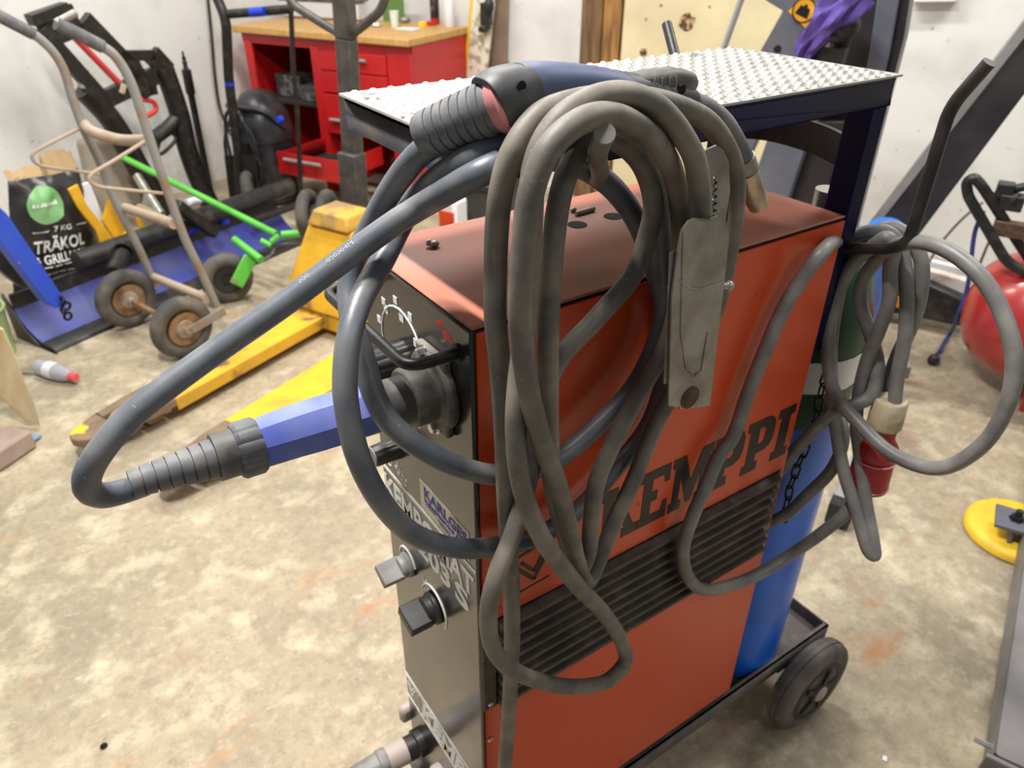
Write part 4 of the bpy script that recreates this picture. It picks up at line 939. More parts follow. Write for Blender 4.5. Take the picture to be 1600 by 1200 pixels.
# ------------------------------------------------------------------ black folding frame with red rods, against the left wall
fb = 3.45
def FB(u, v, b=fb): return UB(u, v, b)
fr = thing('lifting_rack', FB(325, 315), 'black tubular steel rack with red rods leaning on the left wall', 'rack')
def fbar(name, a, b, w, t=.04, m_='black_steel'): return MB().bar(FB(*a), FB(*b), t, w, up=NB.cross((FB(*b) - FB(*a)).normalized())).build(name, M[m_], fr, bevel=.003)
fbar('side_bar', (62, 45), (165, 160), .07); fbar('side_bar', (130, 28), (218, 118), .075)
fbar('cross_plate', (46, 32), (104, 12), .05, .06); fbar('cross_plate', (62, 52), (122, 30), .14, .02); fbar('cross_plate', (158, 158), (242, 118), .085)
fbar('bracket', (186, 87), (240, 86), .05); fbar('bracket', (236, 84), (262, 112), .10); fbar('bracket', (205, 96), (232, 150), .07)
fbar('bracket', (232, 120), (238, 148), .05)
def farm(name, pts, r, m_='black_steel', b=fb): return MB().tube(spline([FB(u, v, b) for u, v in pts], 5), r, 10).build(name, M[m_], fr)
farm('curved_leg', ((130, 140), (150, 160), (172, 185), (195, 220), (222, 270), (260, 330)), .055)
farm('curved_leg', ((255, 105), (268, 140), (282, 185), (292, 230), (308, 275), (328, 318)), .055)
farm('brace', ((284, 175), (262, 200), (240, 216)), .038); farm('brace', ((128, 138), (132, 108)), .02, 'truck_grey')
farm('red_rod', ((118, 60), (186, 130)), .016, 'frame_red'); farm('red_hook', ((205, 150), (222, 155), (240, 160), (244, 170), (236, 178), (218, 186)), .013, 'frame_red')
farm('wire_loop', ((252, 212), (246, 238), (250, 241), (272, 222), (275, 214), (262, 205)), .010)
fbar('pin', (184, 136), (192, 140), .05, .05, 'plug_cream')

# ------------------------------------------------------------------ grey rusty hand truck
c1 = UZ(190, 517, 0); c2 = UZ(268, 566, 0); axd = (c2 - c1).normalized()
ht = thing('hand_truck', (c1 + c2) / 2, 'old grey rusty hand truck with two rubber tyred wheels and wire rests', 'hand truck')
R1 = .118
def HT1(u, v): return UP(u, v, c1, axd)
def HT2(u, v): return UP(u, v, c2, axd)
for c in (HT1(197, 466), HT2(284, 511)):
    w_ = MB().torus(c, axd, R1 * .80, R1 * .27, 44, 14, 1.0).build('wheel', M['tyre_dusty'], ht)
    MB().lathe(c, axd, [(-.025, R1 * .60), (-.028, R1 * .56), (-.01, R1 * .40), (.0, R1 * .38), (.012, R1 * .40), (.030, R1 * .56), (.030, R1 * .60)], 36).build('rim', M['rim_rusty'], w_)
    MB().lathe(c, axd, [(-.03, .01), (-.03, .045), (.015, .046), (.035, .036), (.042, .016), (.060, .014)], 24).build('hub', M['hub_silver'], w_)
near = [HT2(u, v) for u, v in ((338, 478), (312, 420), (290, 375), (262, 300), (240, 235), (222, 180), (207, 135), (192, 105), (176, 84), (160, 73))]
far = [HT1(u, v) for u, v in ((240, 440), (218, 390), (180, 315), (152, 245), (130, 200), (112, 150), (100, 110), (85, 84), (66, 64), (50, 52))]
MB().tube(spline(near, 5), .016, 12).build('side_tube', M['truck_grey'], ht); MB().tube(spline(far, 5), .016, 12).build('side_tube', M['truck_grey'], ht)
MB().tube([HT2(160, 73), HT2(88, 36)], .021, 12).build('grip', M['boot_rubber'], ht); MB().tube([HT1(52, 53), HT1(-30, 10)], .021, 12).build('grip', M['boot_rubber'], ht)
MB().tube(fillet([HT2(88, 36), HT2(100, 30), HT2(118, 20)], .02), .012, 10).build('grip_end', M['galvanised'], ht)
MB().tube(spline([HT1(133, 195), (HT1(150, 208) + HT2(150, 208)) / 2, (HT1(185, 218) + HT2(185, 218)) / 2, HT2(232, 218)], 6), .020, 10).build('crossbar', M['wire_beige'], ht)
MB().tube([HT1(196, 325), HT2(272, 350)], .020, 10).build('crossbar', M['wire_beige'], ht)
MB().tube([HT1(238, 432), HT2(322, 466)], .018, 10).build('axle_tube', M['wire_beige'], ht)
MB().tube([HT1(197, 466), HT2(284, 511)], .012, 10).build('axle', M['rim_rusty'], ht)
MB().bar(HT2(284, 513) + axd * .045, HT2(345, 482) + axd * .03, .008, .035, up=axd.cross((HT2(345, 482) - HT2(284, 513)).normalized())).build('axle_bracket', M['truck_grey'], ht)
MB().bar(HT1(205, 463), HT1(246, 440), .008, .05, up=axd.cross((HT1(246, 440) - HT1(205, 463)).normalized())).build('axle_bracket', M['truck_grey'], ht)
MB().tube(spline([HT2(226, 221), HT2(180, 250), HT2(141, 275), HT2(140, 282), HT2(150, 290), HT2(200, 297), HT2(254, 302)], 5), .0065, 8).build('wire_rest', M['wire_beige'], ht)
MB().tube(spline([HT1(135, 196), HT1(90, 218), HT1(50, 242), HT1(52, 250), HT1(62, 258), HT1(110, 266), HT1(160, 272)], 5), .0065, 8).build('wire_rest', M['wire_beige'], ht)

# ------------------------------------------------------------------ yellow pallet truck
pj_ = thing('pallet_truck', W(1.4, 1.66, 0), 'worn yellow pallet truck with black lever standing on the floor', 'pallet truck')
def fork(bc, w=.17, a0=.42, a1=1.50, zt_=.088):
    h = w / 2
    out = [(a0 + .03, -h * .55), (a0 + .008, -h * .3), (a0, 0), (a0 + .008, h * .3), (a0 + .03, h * .55), (a0 + .24, h), (a1, h), (a1, -h), (a0 + .24, -h)]
    # slot for the roller
    mb = MB()
    def strip(poly, z0, z1): mb.prism([W(a, bc + b, z0) for a, b in poly], EZ * (z1 - z0))
    s0, s1 = a0 + .13, a0 + .33; hs = h * .42
    hh = lambda a: h * .55 + (h - h * .55) * min(1, max(0, (a - a0 - .03) / .21))
    strip([(a0 + .03, -h * .55), (a0 + .008, -h * .3), (a0, 0), (a0 + .008, h * .3), (a0 + .03, h * .55), (s0, hh(s0)), (s0, -hh(s0))], zt_ - .03, zt_)
    strip([(s0, hs), (s0, hh(s0)), (a0 + .24, h), (s1, h), (s1, hs)], zt_ - .03, zt_); strip([(s0, -hh(s0)), (s0, -hs), (s1, -hs), (s1, -h), (a0 + .24, -h)], zt_ - .03, zt_)
    f1 = mb.build('fork_tip', M['jack_worn'], pj_, bevel=.004)
    mb = MB(); strip([(s1, -h), (s1, h), (a1, h), (a1, -h)], zt_ - .008, zt_); strip([(s1, -h), (s1, -h + .008), (a1, -h + .008), (a1, -h)], zt_ - .05, zt_ - .006); strip([(s1, h - .008), (s1, h), (a1, h), (a1, h - .008)], zt_ - .05, zt_ - .006)
    f2 = mb.build('fork', M['jack_yellow'], pj_, bevel=.003)
    for a in (s0 + .05, s0 + .14): MB().lathe(W(a, bc - hs * .9, .045), NB, [(0, .036), (0, .042), (hs * 1.8, .042), (hs * 1.8, .036)], 22).build('roller', M['roller_tan'], pj_)
fork(1.845); fork(1.43)
# frame at the heel and the sloping housing
mb = MB(); mb.box(W(1.53, 1.6375, .065), (.10, .585, .07), (NA, NB, EZ)); mb.build('heel_frame', M['jack_yellow'], pj_, bevel=.006)
T0, T1_ = UA(486, 326, 1.62), UA(545, 324, 1.62)
bL, bR = T0.dot(NB), T1_.dot(NB); zT = T0.z - .005
hp = [W(1.47, 2.0, .10), W(1.47, 1.31, .10), W(1.60, bR - .02, zT - .05), W(1.60, bL + .01, zT - .05)]
hq = [W(1.62, 1.985, .10), W(1.62, 1.31, .10), W(1.72, bR - .02, zT - .05), W(1.72, bL + .01, zT - .05)]
mb = MB(); mb.add(hp + hq, [(0, 1, 2, 3), (7, 6, 5, 4), (0, 4, 5, 1), (1, 5, 6, 2), (2, 6, 7, 3), (3, 7, 4, 0)], False); mb.build('housing', M['jack_yellow'], pj_, bevel=.015)
mb = MB(); mb.prism([W(1.58, bL, zT - .05), W(1.58, bR - .015, zT - .05), W(1.60, bR, zT + .01), W(1.60, bL - .03, zT + .015)], NA * .14); mb.build('housing_cap', M['jack_cap'], pj_, bevel=.01)
ja = 1.86
def J(u, v, a=ja): return UA(u, v, a)
MB().bar(J(557, 340), J(541, 60), .075, .055, up=NA).bar(J(541, 60), J(534, -40), .075, .055, up=NA).build('lever', M['dark_lever'], pj_, bevel=.006)
MB().bar(J(556, 335, 1.84), J(549, 238, 1.84), .095, .075, up=NA).build('lever_socket', M['dark_lever'], pj_, bevel=.006)
MB().tube(fillet([J(530, 52), J(512, 42), J(455, 6), J(440, -30)], .06), .017, 10).build('handle_loop', M['dark_lever'], pj_)
MB().tube(fillet([J(552, 52), J(570, 38), J(594, 18), J(603, -5), J(600, -40)], .06), .017, 10).build('handle_loop', M['dark_lever'], pj_)
wcx = UA(512, 336, 1.88); wax = (NB * -.9 + NA * .45).normalized()
MB().torus(wcx, wax, .085, .03, 32, 10).build('steer_wheel', M['tyre_dusty'], pj_)
MB().torus(wcx - wax * .09, wax, .085, .03, 32, 10).build('steer_wheel', M['tyre_dusty'], pj_)
MB().tube([wcx - wax * .12, wcx + wax * .03], .05, 16).build('wheel_hub', M['dark_lever'], pj_)

# ------------------------------------------------------------------ snow blade lying along the wall
sb = thing('snow_blade', W(1.4, 2.7, 0), 'long blue and black snow blade lying on the floor behind the hand truck', 'snow blade')
A0, A1 = .80, 2.25
def blade(name, prof, m_, th=.008, a0=A0, a1=A1):
    mb = MB(); n = len(prof); vs = [W(a, b, z) for a in (a0, a1) for b, z in prof] + [W(a, b + th * .5, z + th) for a in (a0, a1) for b, z in prof]
    fs = []
    for i in range(n - 1):
        fs += [(i, i + 1, n + i + 1, n + i), (2 * n + i, 3 * n + i, 3 * n + i + 1, 2 * n + i + 1), (i, 2 * n + i, 2 * n + i + 1, i + 1), (n + i, n + i + 1, 3 * n + i + 1, 3 * n + i)]
    fs += [(0, n, 3 * n, 2 * n), (n - 1, 3 * n - 1, 4 * n - 1, 2 * n - 1)]
    return mb.add(vs, fs).build(name, M[m_], sb)
blade('cutting_edge', [(2.585, .004), (2.60, .012), (2.665, .018)], 'plow_black')
blade('moldboard', [(2.665, .018), (2.71, .035), (2.75, .065), (2.785, .105), (2.80, .14)], 'plow_blue')
blade('top_lip', [(2.80, .14), (2.805, .18), (2.80, .20)], 'plow_black')
MB().prism([W(A0 - .008, b, z) for b, z in ((2.575, 0), (2.68, .006), (2.76, .06), (2.80, .13), (2.85, .20), (2.85, .0))], NA * .012).build('end_plate', M['plow_black'], sb)
MB().tube([W(1.10, 2.79, .245), W(2.35, 2.79, .245)], .045, 16).build('top_tube', M['plow_black'], sb)
MB().bar(UB(274, 318, 2.7), UB(335, 365, 2.7), .06, .05).build('mount_arm', M['black_steel'], sb, bevel=.008)
MB().tube([UB(395, 345, 2.72), UB(470, 318, 2.72)], .02, 10).build('rod', M['black_steel'], sb)
MB().tube([UB(192, 396, 2.70), UB(176, 426, 2.62)], .032, 14).lathe(UB(196, 386, 2.715), (UB(176, 426, 2.62) - UB(192, 396, 2.70)), [(0, .030), (.0, .040), (.03, .040), (.03, .030), (.006, .024)], 16).build('pipe_socket', M['black_steel'], sb)

# ------------------------------------------------------------------ charcoal bag
cb_ = 3.02
TL, TR, BLc, BRc = UB(12, 280, cb_), UB(122, 262, cb_), UB(22, 470, cb_), UB(168, 430, cb_)
bag = thing('charcoal_bag', (BLc + BRc) / 2, 'black charcoal bag with green disc and torn paper top behind the snow blade', 'bag')
def bagp(s_, t_, off=0.0):
    p = (BLc.lerp(BRc, s_)).lerp(TL.lerp(TR, s_), t_)
    bul = .07 * (1 - (2 * s_ - 1) ** 4) * (1 - (2 * t_ - 1) ** 4)
    bul += .014 * noise.noise(V((s_ * 6, t_ * 7, 1))) + .008 * noise.noise(V((s_ * 15, t_ * 13, 4)))
    return p - NB * (bul + off)
n = 26; vs = []; fs = []
for i in range(n + 1):
    for j in range(n + 1): vs.append(bagp(j / n, i / n))
nb_ = len(vs)
for i in range(n + 1):
    for j in range(n + 1):
        s_, t_ = j / n, i / n; vs.append((BLc.lerp(BRc, s_)).lerp(TL.lerp(TR, s_), t_) + NB * (.07 * (1 - (2 * s_ - 1) ** 4) * (1 - (2 * t_ - 1) ** 4) + .002))
q = lambda i, j: i * (n + 1) + j
for i in range(n):
    for j in range(n):
        fs.append((q(i, j), q(i, j + 1), q(i + 1, j + 1), q(i + 1, j))); fs.append(tuple(nb_ + k for k in (q(i, j), q(i + 1, j), q(i + 1, j + 1), q(i, j + 1))))
rim = [q(0, j) for j in range(n + 1)] + [q(i, n) for i in range(1, n + 1)] + [q(n, j) for j in range(n - 1, -1, -1)] + [q(i, 0) for i in range(n - 1, 0, -1)]
for k in range(len(rim)): a, b = rim[k], rim[(k + 1) % len(rim)]; fs.append((b, a, nb_ + a, nb_ + b))
MB().add(vs, fs).build('sack', M['bag_black'], bag)
vs = []; fs = []; k = 28; cs_, ct_, rs_, rt_ = .36, .77, .22, .155
for r_ in range(6):
    for i in range(k): a = 2 * PI * i / k; vs.append(bagp(cs_ + rs_ * r_ / 5 * math.cos(a), ct_ + rt_ * r_ / 5 * math.sin(a), .003))
for r_ in range(5):
    for i in range(k): fs.append((r_ * k + i, r_ * k + (i + 1) % k, (r_ + 1) * k + (i + 1) % k, (r_ + 1) * k + i))
MB().add(vs, fs).build('green_disc', M['bag_green'], bag)
def bagtext(txt, s0, t0, w, h, m_='white_print'):
    # s,t space text: width w and cap height h in bag fractions
    mb = text_mb(txt, 1.0, EX, EZ, (0, 0, 0), 0.0, warp=lambda X, Y: V((X, Y, 0)), bold=.02)
    mx = max(v.x for v in mb.v); mn = min(v.x for v in mb.v)
    o = MB(); nn = len(mb.v) // 2
    o.add([bagp(s0 + (v.x - mn) / (mx - mn) * w, t0 + v.y * h, .0055) for v in mb.v[:nn]], [f for f in mb.f if max(f) < nn], True)
    return o.build('lettering', M[m_], bag)
mb = MB(); rr = random.Random(3)
for i in range(9):
    a = .185 + .036 * i + rr.uniform(-.004, .004); h_ = rr.uniform(.022, .034)
    mb.add([bagp(a, .765, .0075), bagp(a + .024, .765, .0075), bagp(a + .022, .765 + h_, .0075), bagp(a + .002, .765 + h_, .0075)], [(0, 1, 2, 3)])
mb.build('print_line', M['white_print'], bag)
bagtext('7 KG', .40, .545, .20, .045); bagtext('TRÄKOL', .16, .385, .58, .105); bagtext('& GRILLKOL', .16, .28, .58, .075)
mb = MB()
for (s0, s1, t) in ((.16, .34, .56), (.68, .82, .56), (.14, .78, .25), (.24, .74, .19)):
    for i in range(6):
        a, b = s0 + (s1 - s0) * i / 6, s0 + (s1 - s0) * (i + .8) / 6
        mb.add([bagp(a, t, .005), bagp(b, t, .005), bagp(b, t + .008, .005), bagp(a, t + .008, .005)], [(0, 1, 2, 3)])
mb.build('print_line', M['white_print'], bag)
mb = MB(); pts = [bagp(.44 + .012 * i, .07 + .012 * math.sin(i * 2.2) + .003 * i, .005) for i in range(18)]; mb.tube(pts, .0022, 5); mb.build('red_script', M['red_script'], bag)
# torn paper rim
mb = MB(); m_ = 26; lo_ = []; up_ = []
for i in range(m_ + 1):
    s_ = i / m_; lo_.append(bagp(s_, .985, .0)); up_.append(bagp(s_, 1.0, -.02) + EZ * (.03 + .035 * noise.noise(V((s_ * 11, 3, 0))) + (.05 if s_ > .5 else 0)))
mb.add(lo_ + up_, [(i, i + 1, m_ + 2 + i, m_ + 1 + i) for i in range(m_)]); mb.build('torn_rim', M['paper_brown'], bag)

# ------------------------------------------------------------------ yellow stand, grey sack behind the bag
ys = thing('axle_stand', UB(165, 420, 2.90), 'yellow steel stand with V arms next to the charcoal bag', 'stand')
def yb(name, pts, b=2.90, th=.012): return MB().prism([UB(u, v, b) for u, v in pts], NB * th).build(name, M['stand_yellow'], ys, bevel=.003)
yb('arm', ((107, 296), (122, 288), (136, 320), (182, 378), (172, 400), (160, 392), (150, 360), (122, 325)))
yb('arm', ((164, 280), (172, 282), (176, 310), (200, 352), (202, 362), (182, 378), (160, 345), (170, 312)), 2.93)
yb('foot', ((158, 390), (174, 400), (186, 372), (200, 360), (205, 372), (180, 412), (168, 418)), 2.88)
yb('leg', ((208, 330), (214, 335), (248, 380), (246, 386), (232, 390)), 2.94)
bk = [UB(u, v, 3.55) for u, v in ((132, 220), (190, 215), (228, 300), (226, 322), (168, 342), (150, 300))]
tag(MB().prism(bk, NB * .10).build('grey_sack', M['sack_grey'], base=UB(168, 342, 3.55), bevel=.03, bseg=3), 'grey beige sack slumped against the left wall behind the hand truck', 'sack')
p = [UB(u, v, 3.0) for u, v in ((122, 292), (140, 285), (166, 350), (150, 362))]
tag(MB().prism(p, NB * .02).build('plastic_crate', M['white_stuff'], base=p[3]), 'white slotted plastic crate between the yellow stand arms', 'crate')
mb = MB(); mb.tube([UB(216, 324, 2.86), UB(250, 340, 2.86)], .02, 10).tube([UB(250, 340, 2.86), UB(266, 362, 2.84)], .026, 10).tube([UB(234, 368, 2.84), UB(258, 384, 2.84)], .03, 10)
tag(mb.build('pipe_fitting', M['wire_beige'], base=UB(258, 384, 2.84)), 'beige jointed pipe lying on the snow blade behind the hand truck', 'pipe')
mb = MB(); mb.tube([UB(214, 275, 3.2), UB(252, 335, 3.0)], .022, 10)
tag(mb.build('steel_tube', M['galvanised'], base=UB(252, 335, 3.0)), 'short shiny steel tube leaning behind the near hand truck upright', 'tube')
for u, v, b, r, h, lab in ((291, 355, 2.80, .045, .05, 'round blue plastic can lying on the snow blade top tube'),):
    tag(MB().ball(UB(u, v, b), (.06, .05, .045), 14, 9).build('plastic_can', M['blue_plastic'], base=UB(u, v, b)), lab, 'can')
bo = thing('spray_bottle', UB(350, 346, 2.80), 'small pale bottle with blue base standing on the snow blade', 'bottle')
p = UB(350, 348, 2.80); MB().lathe(p, EZ, [(0, .03), (.03, .03)], 16).build('base_band', M['blue_plastic'], bo); MB().lathe(p + EZ * .03, EZ, [(0, .028), (.05, .026), (.06, .012)], 16).build('body', M['white_stuff'], bo)
bt_ = thing('spray_bottle', UB(306, 318, 2.9), 'pale bottle with blue cap lying on the snow blade mount', 'bottle')
p, q_ = UB(290, 318, 2.9), UB(312, 312, 2.9); MB().tube([p, q_], .020, 12).build('body', M['white_stuff'], bt_); MB().tube([q_, q_ + (q_ - p) * .4], .014, 12).build('cap', M['blue_plastic'], bt_)

# ------------------------------------------------------------------ blue channel at the left edge, with chain
bb_ = 2.42
P = [UB(u, v, bb_) for u, v in ((-25, 300), (12, 335), (98, 462), (100, 478), (88, 482), (72, 472), (-25, 345))]
bm_ = thing('steel_channel', UB(92, 484, bb_), 'bright blue steel channel sloping down at the left edge, chain at its end', 'channel')
MB().prism(P, NB * .06).build('channel', M['beam_blue'], bm_, bevel=.004)
mb = MB(); cpts = [(98, 470), (104, 478), (99, 486), (106, 494)]
for i, (u, v) in enumerate(cpts): mb.torus(UB(u, v, bb_ - .01), (NB if i % 2 else NA), .014, .005, 16, 8)
mb.build('chain_link', M['chain_black'], bm_)
for pts, lab in ((((-20, 405), (22, 440), (40, 452), (48, 442), (20, 380), (-20, 350)), 'black steel bracket under the blue channel at the left edge'),):
    P = [UB(u, v, 2.62) for u, v in pts]; tag(MB().prism(P, NB * .05).build('steel_bracket', M['plow_black'], base=P[2], bevel=.004), lab, 'bracket')
# bucket, plank, brick, cloth, bottle
bu = thing('bucket', W(.60, 2.80, 0), 'pale green plastic bucket cut off by the left edge', 'bucket')
bc_ = UZ(-14, 556, 0) + NA * .0
MB().lathe(bc_, EZ, [(0, .085), (.004, .09), (.20, .105), (.20, .099), (.01, .084)], 32).build('body', M['bucket_green'], bu); MB().torus(bc_ + EZ * .2, EZ, .106, .006, 32, 8).build('rim', M['bucket_green'], bu)
pa = UZ(62, 668, 0.0); pb_ = UD(-20, 520, (pa - CC).dot(r2) - .10)
dpk = (pa - CC).dot(r2)
mb = MB(); mb.prism([UD(62, 664, dpk - .02), UD(26, 560, dpk - .09), UD(6, 515, dpk - .12), UD(-40, 500, dpk - .12), UD(-40, 585, dpk - .09), UD(0, 620, dpk - .05), UD(40, 658, dpk - .02)], (NA * .35 + NB * .9) * .022); tag(mb.build('plank', M['plank_wood'], base=pa, bevel=.003), 'pale wooden plank propped up at the left edge next to the brick', 'plank')
bx = UZ(56, 700, 0.0)
mb = MB(); u_ = (NA * .95 + NB * .2).normalized(); w_ = EZ.cross(u_); mb.box(bx - u_ * .10 + w_ * .045 + EZ * .036, (.21, .10, .065), (u_, w_, EZ)); tag(mb.build('brick', M['brick'], base=bx - u_ * .1, bevel=.007), 'grey brown brick on a blue cloth at the left edge', 'brick')
cl = bx - u_ * .08 + w_ * .10; vs = []; fs = []; n = 14
for i in range(n + 1):
    for j in range(n + 1):
        s_, t_ = i / n - .5, j / n - .5; vs.append(cl + u_ * (s_ * .26) + w_ * (t_ * .15) + EZ * (.012 + .035 * abs(noise.noise(V((s_ * 5, t_ * 5, 2)))) * (1 - (2 * max(abs(s_), abs(t_))) ** 3)))
nn = len(vs); vs += [v - EZ * .006 for v in vs]
for i in range(n):
    for j in range(n): k = i * (n + 1) + j; fs.append((k, k + 1, k + n + 2, k + n + 1)); fs.append((nn + k, nn + k + n + 1, nn + k + n + 2, nn + k + 1))
rim = [j for j in range(n + 1)] + [i * (n + 1) + n for i in range(1, n + 1)] + [n * (n + 1) + j for j in range(n - 1, -1, -1)] + [i * (n + 1) for i in range(n - 1, 0, -1)]
for k in range(len(rim)): a, b = rim[k], rim[(k + 1) % len(rim)]; fs.append((a, b, nn + b, nn + a))
tag(MB().add(vs, fs).build('cloth', M['cloth_blue'], base=cl), 'crumpled light blue cloth behind the brick at the left edge', 'cloth')
b0_, b1_ = UZ(60, 572, .032), UZ(118, 590, .032); bd2 = (b1_ - b0_).normalized(); BL2 = (b1_ - b0_).length
pbt = thing('plastic_bottle', UZ(85, 580, 0), 'clear plastic bottle with red cap lying on the floor', 'bottle')
MB().lathe(b0_, bd2, [(0, .022), (.008, .031), (.02, .032), (BL2 * .62, .032), (BL2 * .78, .024), (BL2 * .88, .014), (BL2 * .90, .013)], 26).build('body', M['pet_clear'], pbt)
MB().lathe(b0_ + bd2 * BL2 * .28, bd2, [(0, .0328), (BL2 * .22, .0328)], 26).build('label_band', M['white_stuff'], pbt)
MB().lathe(b0_ + bd2 * BL2 * .87, bd2, [(0, .0165), (BL2 * .13, .0165), (BL2 * .14, .015)], 20).build('cap', M['cap_red'], pbt)
tag(MB().tube([UZ(32, 582, .006), UZ(70, 584, .006)], .005, 8).build('steel_pin', M['bright_steel'], base=UZ(50, 583, 0)), 'thin shiny steel pin on the floor in front of the clear bottle', 'pin')
p = UZ(163, 1167, 0); tag(MB().ball(p + EZ * .004, (.008, .007, .005), 9, 6).build('pebble', M['hole_black'], base=p), 'tiny dark pebble on the bare floor at lower left', 'pebble')
p = UZ(1382, 1186, 0); tag(MB().box(p + EZ * .0015, (.012, .009, .003), (NA, NB, EZ)).build('paper_scrap', M['white_stuff'], base=p), 'tiny white paper scrap on the floor right of the wheel', 'paper')
p = UZ(679, 386, ZT); tag(MB().ball(p + EZ * .004, (.007, .005, .004), 8, 5).ball(p + V((-.005, .004, .005)), (.004, .004, .004), 8, 5).build('nut', M['galvanised'], base=p), 'small dark nut lying on the front of the orange lid', 'nut')
p, q_ = UZ(900, 334, ZT + .003), UZ(928, 326, ZT + .003); tag(MB().tube([p, q_], .0032, 10).build('pin', M['galvanised'], base=p - EZ * .003), 'short grey pin lying by the lid holes of the orange machine', 'pin')
p = UZ(896, 331, ZT); tag(MB().ball(p + EZ * .003, (.005, .004, .003), 8, 5).build('nut', M['galvanised'], base=p + NB * .01), 'tiny nut lying at the left end of the grey pin', 'nut')

# ------------------------------------------------------------------ green handled trolley
gt = thing('wheeled_handle', UZ(362, 470, 0), 'lime green steel trolley with long handle and one black wheel', 'trolley')
wb_ = UZ(362, 470, 0); gax = (NB * -.85 - NA * .50).normalized(); RW = .115
gcn = wb_ + EZ * RW
MB().torus(gcn, gax, RW * .72, RW * .30, 40, 12).build('wheel', M['tyre_dusty'], gt)
MB().lathe(gcn, gax, [(-.03, RW * .5), (-.03, .03), (.03, .03), (.034, RW * .5), (.02, RW * .52)], 30).build('rim', M['hub_black'], gt)
g0 = UD(372, 440, (gcn - CC).dot(r2) - .06); g1 = UD(392, 402, (gcn - CC).dot(r2) - .06)
MB().bar(g0 - (g1 - g0) * .15, g1, .012, .062, up=gax.cross((g1 - g0).normalized())).build('fork_plate', M['lime_green'], gt, bevel=.004)
MB().lathe(UD(366, 438, (gcn - CC).dot(r2) - .075), -gax if gax.dot(r2) > 0 else gax, [(0, .012), (.012, .012)], 12).build('axle_nut', M['bright_steel'], gt)
dg_ = (gcn - CC).dot(r2)
MB().tube([UD(366, 374, dg_ - .02), UD(408, 406, dg_ - .10)], .017, 12).build('pivot_tube', M['lime_green'], gt)
MB().tube([UD(190, 245, dg_ + .45), UD(432, 366, dg_ + .02)], .016, 12).build('handle', M['lime_green'], gt)
MB().tube([UD(440, 367, dg_ + .02), UD(500, 362, dg_ + .04)], .018, 12).build('cross_tube', M['lime_green'], gt)
MB().tube([UD(424, 378, dg_), UD(436, 368, dg_)], .014, 10).tube([UD(408, 376, dg_), UD(424, 384, dg_)], .013, 10).build('lug', M['lime_green'], gt)
MB().tube(spline([UD(405, 410, dg_ - .05), UD(425, 398, dg_), UD(432, 384, dg_ + .02), UD(470, 382, dg_ + .04)], 5), .008, 8).build('cable', M['dark_lever'], gt)

# ------------------------------------------------------------------ behind the machine: bin and sack
c0 = UA(730, 330, 2.2); c0.z = 0
hz = UA(720, 288, 2.2).z
gb = thing('waste_bin', c0, 'dark grey square bin behind the orange machine', 'bin')
mb = MB(); mb.box(W(2.32, c0.dot(NB) - .03, hz / 2), (.26, .26, hz), (NA, NB, EZ)); mb.build('body', M['bin_grey'], gb, bevel=.01)
mb = MB(); mb.box(W(2.32, c0.dot(NB) - .03, hz + .005), (.285, .285, .03), (NA, NB, EZ)); mb.build('rim', M['black_plastic'], gb, bevel=.005)
c0 = UA(697, 350, 2.0); zt2 = UA(700, 316, 2.0).z
ob = thing('paper_sack', V((c0.x, c0.y, 0)), 'white paper sack with orange print behind the machine', 'sack')
bcx = c0.dot(NB)
MB().box(W(2.06, bcx, zt2 / 2), (.10, .085, zt2), (NA, NB, EZ)).build('sack', M['white_stuff'], ob, bevel=.015)
MB().box(W(2.005, bcx, zt2 - .085), (.006, .075, .08), (NA, NB, EZ)).build('print', M['sack_orange'], ob)

# ------------------------------------------------------------------ engine hoist on the right
ha = 2.25
def HA(u, v, a=ha): return UA(u, v, a)
eh = thing('engine_hoist', W(2.3, .1, 0), 'folded grey and black engine hoist with a warning sticker behind the shelf', 'hoist')
def hpoly(name, pts, a, th, m_, bv=.004): return MB().prism([HA(u, v, a) for u, v in pts], NA * th).build(name, M[m_], eh, bevel=bv)
bj_ = hpoly('boom', ((1178, -60), (1195, 0), (1223, 17), (1130, 182), (1060, 330), (1130, 330), (1235, 110), (1300, -30), (1300, -60)), 2.32, .06, 'hoist_grey')
hpoly('boom_tube', ((1222, 150), (1284, 150), (1196, 420), (1146, 574), (1076, 562), (1128, 420)), 2.28, .07, 'hoist_grey')
pst = hpoly('mast', ((1330, -40), (1428, -40), (1412, 60), (1330, 380), (1318, 420), (1252, 572), (1180, 562), (1250, 420), (1285, 115)), 2.42, .12, 'hoist_black')
hpoly('mast_face', ((1376, -40), (1410, -40), (1388, 85), (1372, 150), (1345, 150), (1358, 85)), 2.37, .045, 'hoist_grey')
hpoly('mast_strut', ((1268, 190), (1326, 190), (1250, 430), (1204, 568), (1136, 558), (1180, 430)), 2.36, .05, 'hoist_black')
lg = hpoly('leg', ((1310, 432), (1364, 358), (1600, 57), (1680, -45), (1680, 50), (1600, 148), (1435, 368), (1385, 435)), 2.46, .08, 'hoist_black')
hpoly('leg_edge', ((1300, 424), (1310, 431), (1366, 359), (1601, 59), (1680, -42), (1680, -66), (1600, 32), (1350, 361)), 2.455, .09, 'leg_grey', .002)
MB().tube([HA(1165, -20, 2.30), HA(1125, 92, 2.30), HA(1090, 180, 2.30)], .011, 10).build('pump_rod', M['leg_grey'], eh)
hpoly('hole', ((1211, 72), (1218, 70), (1221, 76), (1218, 82), (1211, 82), (1208, 77)), 2.318, .003, 'hole_black', 0)
MB().tube([HA(1320, 50, 2.22), HA(1292, 120, 2.22)], .030, 14).build('ram', M['black_steel'], eh)
MB().tube([HA(1297, 70, 2.20), HA(1285, 110, 2.20)], .060, 18).build('ram_collar', M['hoist_black'], eh)
